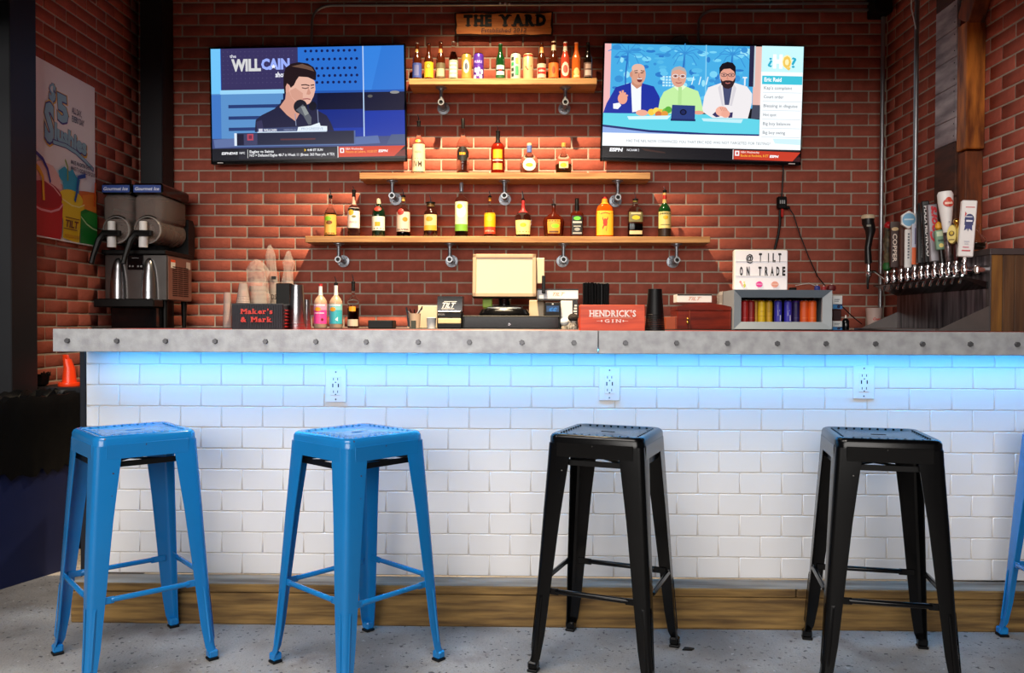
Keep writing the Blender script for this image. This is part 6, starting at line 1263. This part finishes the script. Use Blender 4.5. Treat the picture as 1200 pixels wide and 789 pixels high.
# glass flask on the tower
t = thing('glass_flask', 'round bellied clear glass flask standing on the tap cabinet', 'vase', (at(1143, 3.72), 3.72, ztw-.0015))
s = S(3.72); r = 11/s
mb = MB(); mb.lathe([(r*.55, 0), (r*.9, .012), (r, .030), (r*.9, .052), (r*.5, .068), (r*.26, .078), (r*.24, .108), (r*.45, .120), (r*.42, .120), (r*.20, .106), (r*.22, .08), (r*.45, .064), (r*.85, .05), (r*.93, .03), (r*.84, .014), (.002, .006)], 24, cap=False); mb.build('flask_glass', M_GLASS, t)
mb = MB(); mb.lathe([(r*.5, .007), (r*.8, .014), (r*.88, .028), (r*.8, .032), (.002, .032)], 18); mb.build('dregs', mat('dregs', (150, 150, 110), rough=.3, trans=.4), t)

# ================================================================== LEFT SIDE: CABINET, BIN, CONE
t = thing('side_cabinet', 'black side cabinet between the bar end and the left brick wall', 'cabinet', (-2.2, 4.06, 0))
zc = EYE-(457-380)/S(3.93)
mb = MB(); mb.cbox(-.23, .42, -.12, .30, 0, zc-.03, .004); mb.build('cabinet_body', M_BLACK, t)
mb = MB(); mb.cbox(-.235, .43, -.13, .31, zc-.029, zc, .004); mb.build('cabinet_top', M_BLACKM, t)
po = at(81, 4.02); t = thing('orange_funnel', 'bright orange plastic funnel spout on a round base on the black cabinet', 'funnel', (po, 4.02, zc+.0005))
M_OR = mat('orange_plastic', (232, 62, 20), rough=.3); mb = MB(); mb.lathe([(.050, 0), (.052, .006), (.050, .018), (.030, .020)], 24); mb.build('base', M_OR, t)
mb = MB(); mb.lathe([(.034, .018), (.026, .09), (.020, .135)], 20, cap=False); mb.v = [(v[0]-.012*(v[2] > .12), v[1], v[2]+(.02 if v[2] > .12 and v[0] < 0 else 0)) for v in mb.v]; mb.add([], []); mb.build('spout', M_OR, t)
t = thing('black_bowl', 'black ridged plastic bowl on the black cabinet beside the funnel', 'bowl', (at(43, 4.0), 4.0, zc+.0005))
mb = MB(); mb.lathe([(.035, 0), (.05, .01), (.056, .05), (.058, .062), (.050, .062), (.044, .012), (.002, .010)], 24); mb.build('bowl_body', M_BLACK, t)
mb = MB()
for i in range(14): a = i*2*PI/14; mb.cbox(-.004, .004, -.060, -.056, .050, .070, .001, T=Matrix.Rotation(a, 4, 'Z'))
mb.build('rim_tooth', M_BLACK, t)['kind'] = 'stuff'
# bin: right face runs from (-2.21, 3.42) to (-2.07, 3.68)
A = onZ(1, 691, 0); B2 = onZ(80, 667, 0); dv = (B2-A).normalized(); rz = math.atan2(dv.y, dv.x)-PI/2
t = thing('trash_bin', 'dark blue trash bin with a loose black bag folded over its rim', 'bin', ((A.x+B2.x)/2, (A.y+B2.y)/2, 0), rz)
hb = .765; L2 = (B2-A).length/2+.03
M_BIN = mat('dark_blue_bin', (10, 20, 56), rough=.45, var=.1)
mb = MB(); v0 = [(-.24, -L2), (0, -L2), (0, L2), (-.24, L2)]; ex = .012
mb.add([(x, y, 0) for x, y in v0]+[(x+(ex if x > -.1 else -ex), y+(ex if y > 0 else -ex), hb) for x, y in v0], [(0, 3, 2, 1), (4, 5, 6, 7), (0, 1, 5, 4), (1, 2, 6, 5), (2, 3, 7, 6), (3, 0, 4, 7)]); mb.build('bin_body', M_BIN, t, 20)
mb = MB(); r_ = random.Random(9); n = 60; rings = []
def rect_pt(k, off):
    P = [(-.24-ex-off, -L2-ex-off), (ex+off, -L2-ex-off), (ex+off, L2+ex+off), (-.24-ex-off, L2+ex+off)]; q = (k % n)/n*4; i = int(q); f_ = q-i; a, b_ = P[i], P[(i+1) % 4]; return (a[0]+(b_[0]-a[0])*f_, a[1]+(b_[1]-a[1])*f_)
lv = [(.006, hb-.30), (.012, hb-.21), (.018, hb-.12), (.020, hb-.02), (.010, hb+.025), (-.03, hb+.02), (-.05, hb-.06)]
vs = []
for j, (off, z) in enumerate(lv):
    for k in range(n):
        x, y = rect_pt(k, off+r_.uniform(-.002, .012)*(j < 6)); vs.append((x, y, z+r_.uniform(-.02, .02)*(1 if j != 3 else .5)))
fs = [(j*n+i, j*n+(i+1) % n, (j+1)*n+(i+1) % n, (j+1)*n+i) for j in range(len(lv)-1) for i in range(n)]
mb.add(vs, fs); mb.build('bin_bag', mat('black_bag', (8, 8, 9), rough=.4, spec=.2, bump=.4, bscale=30), t, 60)
# a dark chip of debris on the floor by the middle stool
p = onZ(806, 761, .003); mb = MB(); mb.add([(-.02, -.006, 0), (.012, -.010, .001), (.024, .008, .0), (-.008, .010, .002), (-.02, -.006, .004), (.012, -.010, .006), (.024, .008, .004), (-.008, .010, .007)], [(0, 1, 2, 3), (4, 5, 6, 7), (0, 1, 5, 4), (1, 2, 6, 5), (2, 3, 7, 6), (3, 0, 4, 7)])
o = mb.build('debris', M_BLACK, None, 0); o.location = (p.x, p.y, 0.0005); tag(o, 'small dark scrap on the concrete beside the middle black stool', 'scrap')
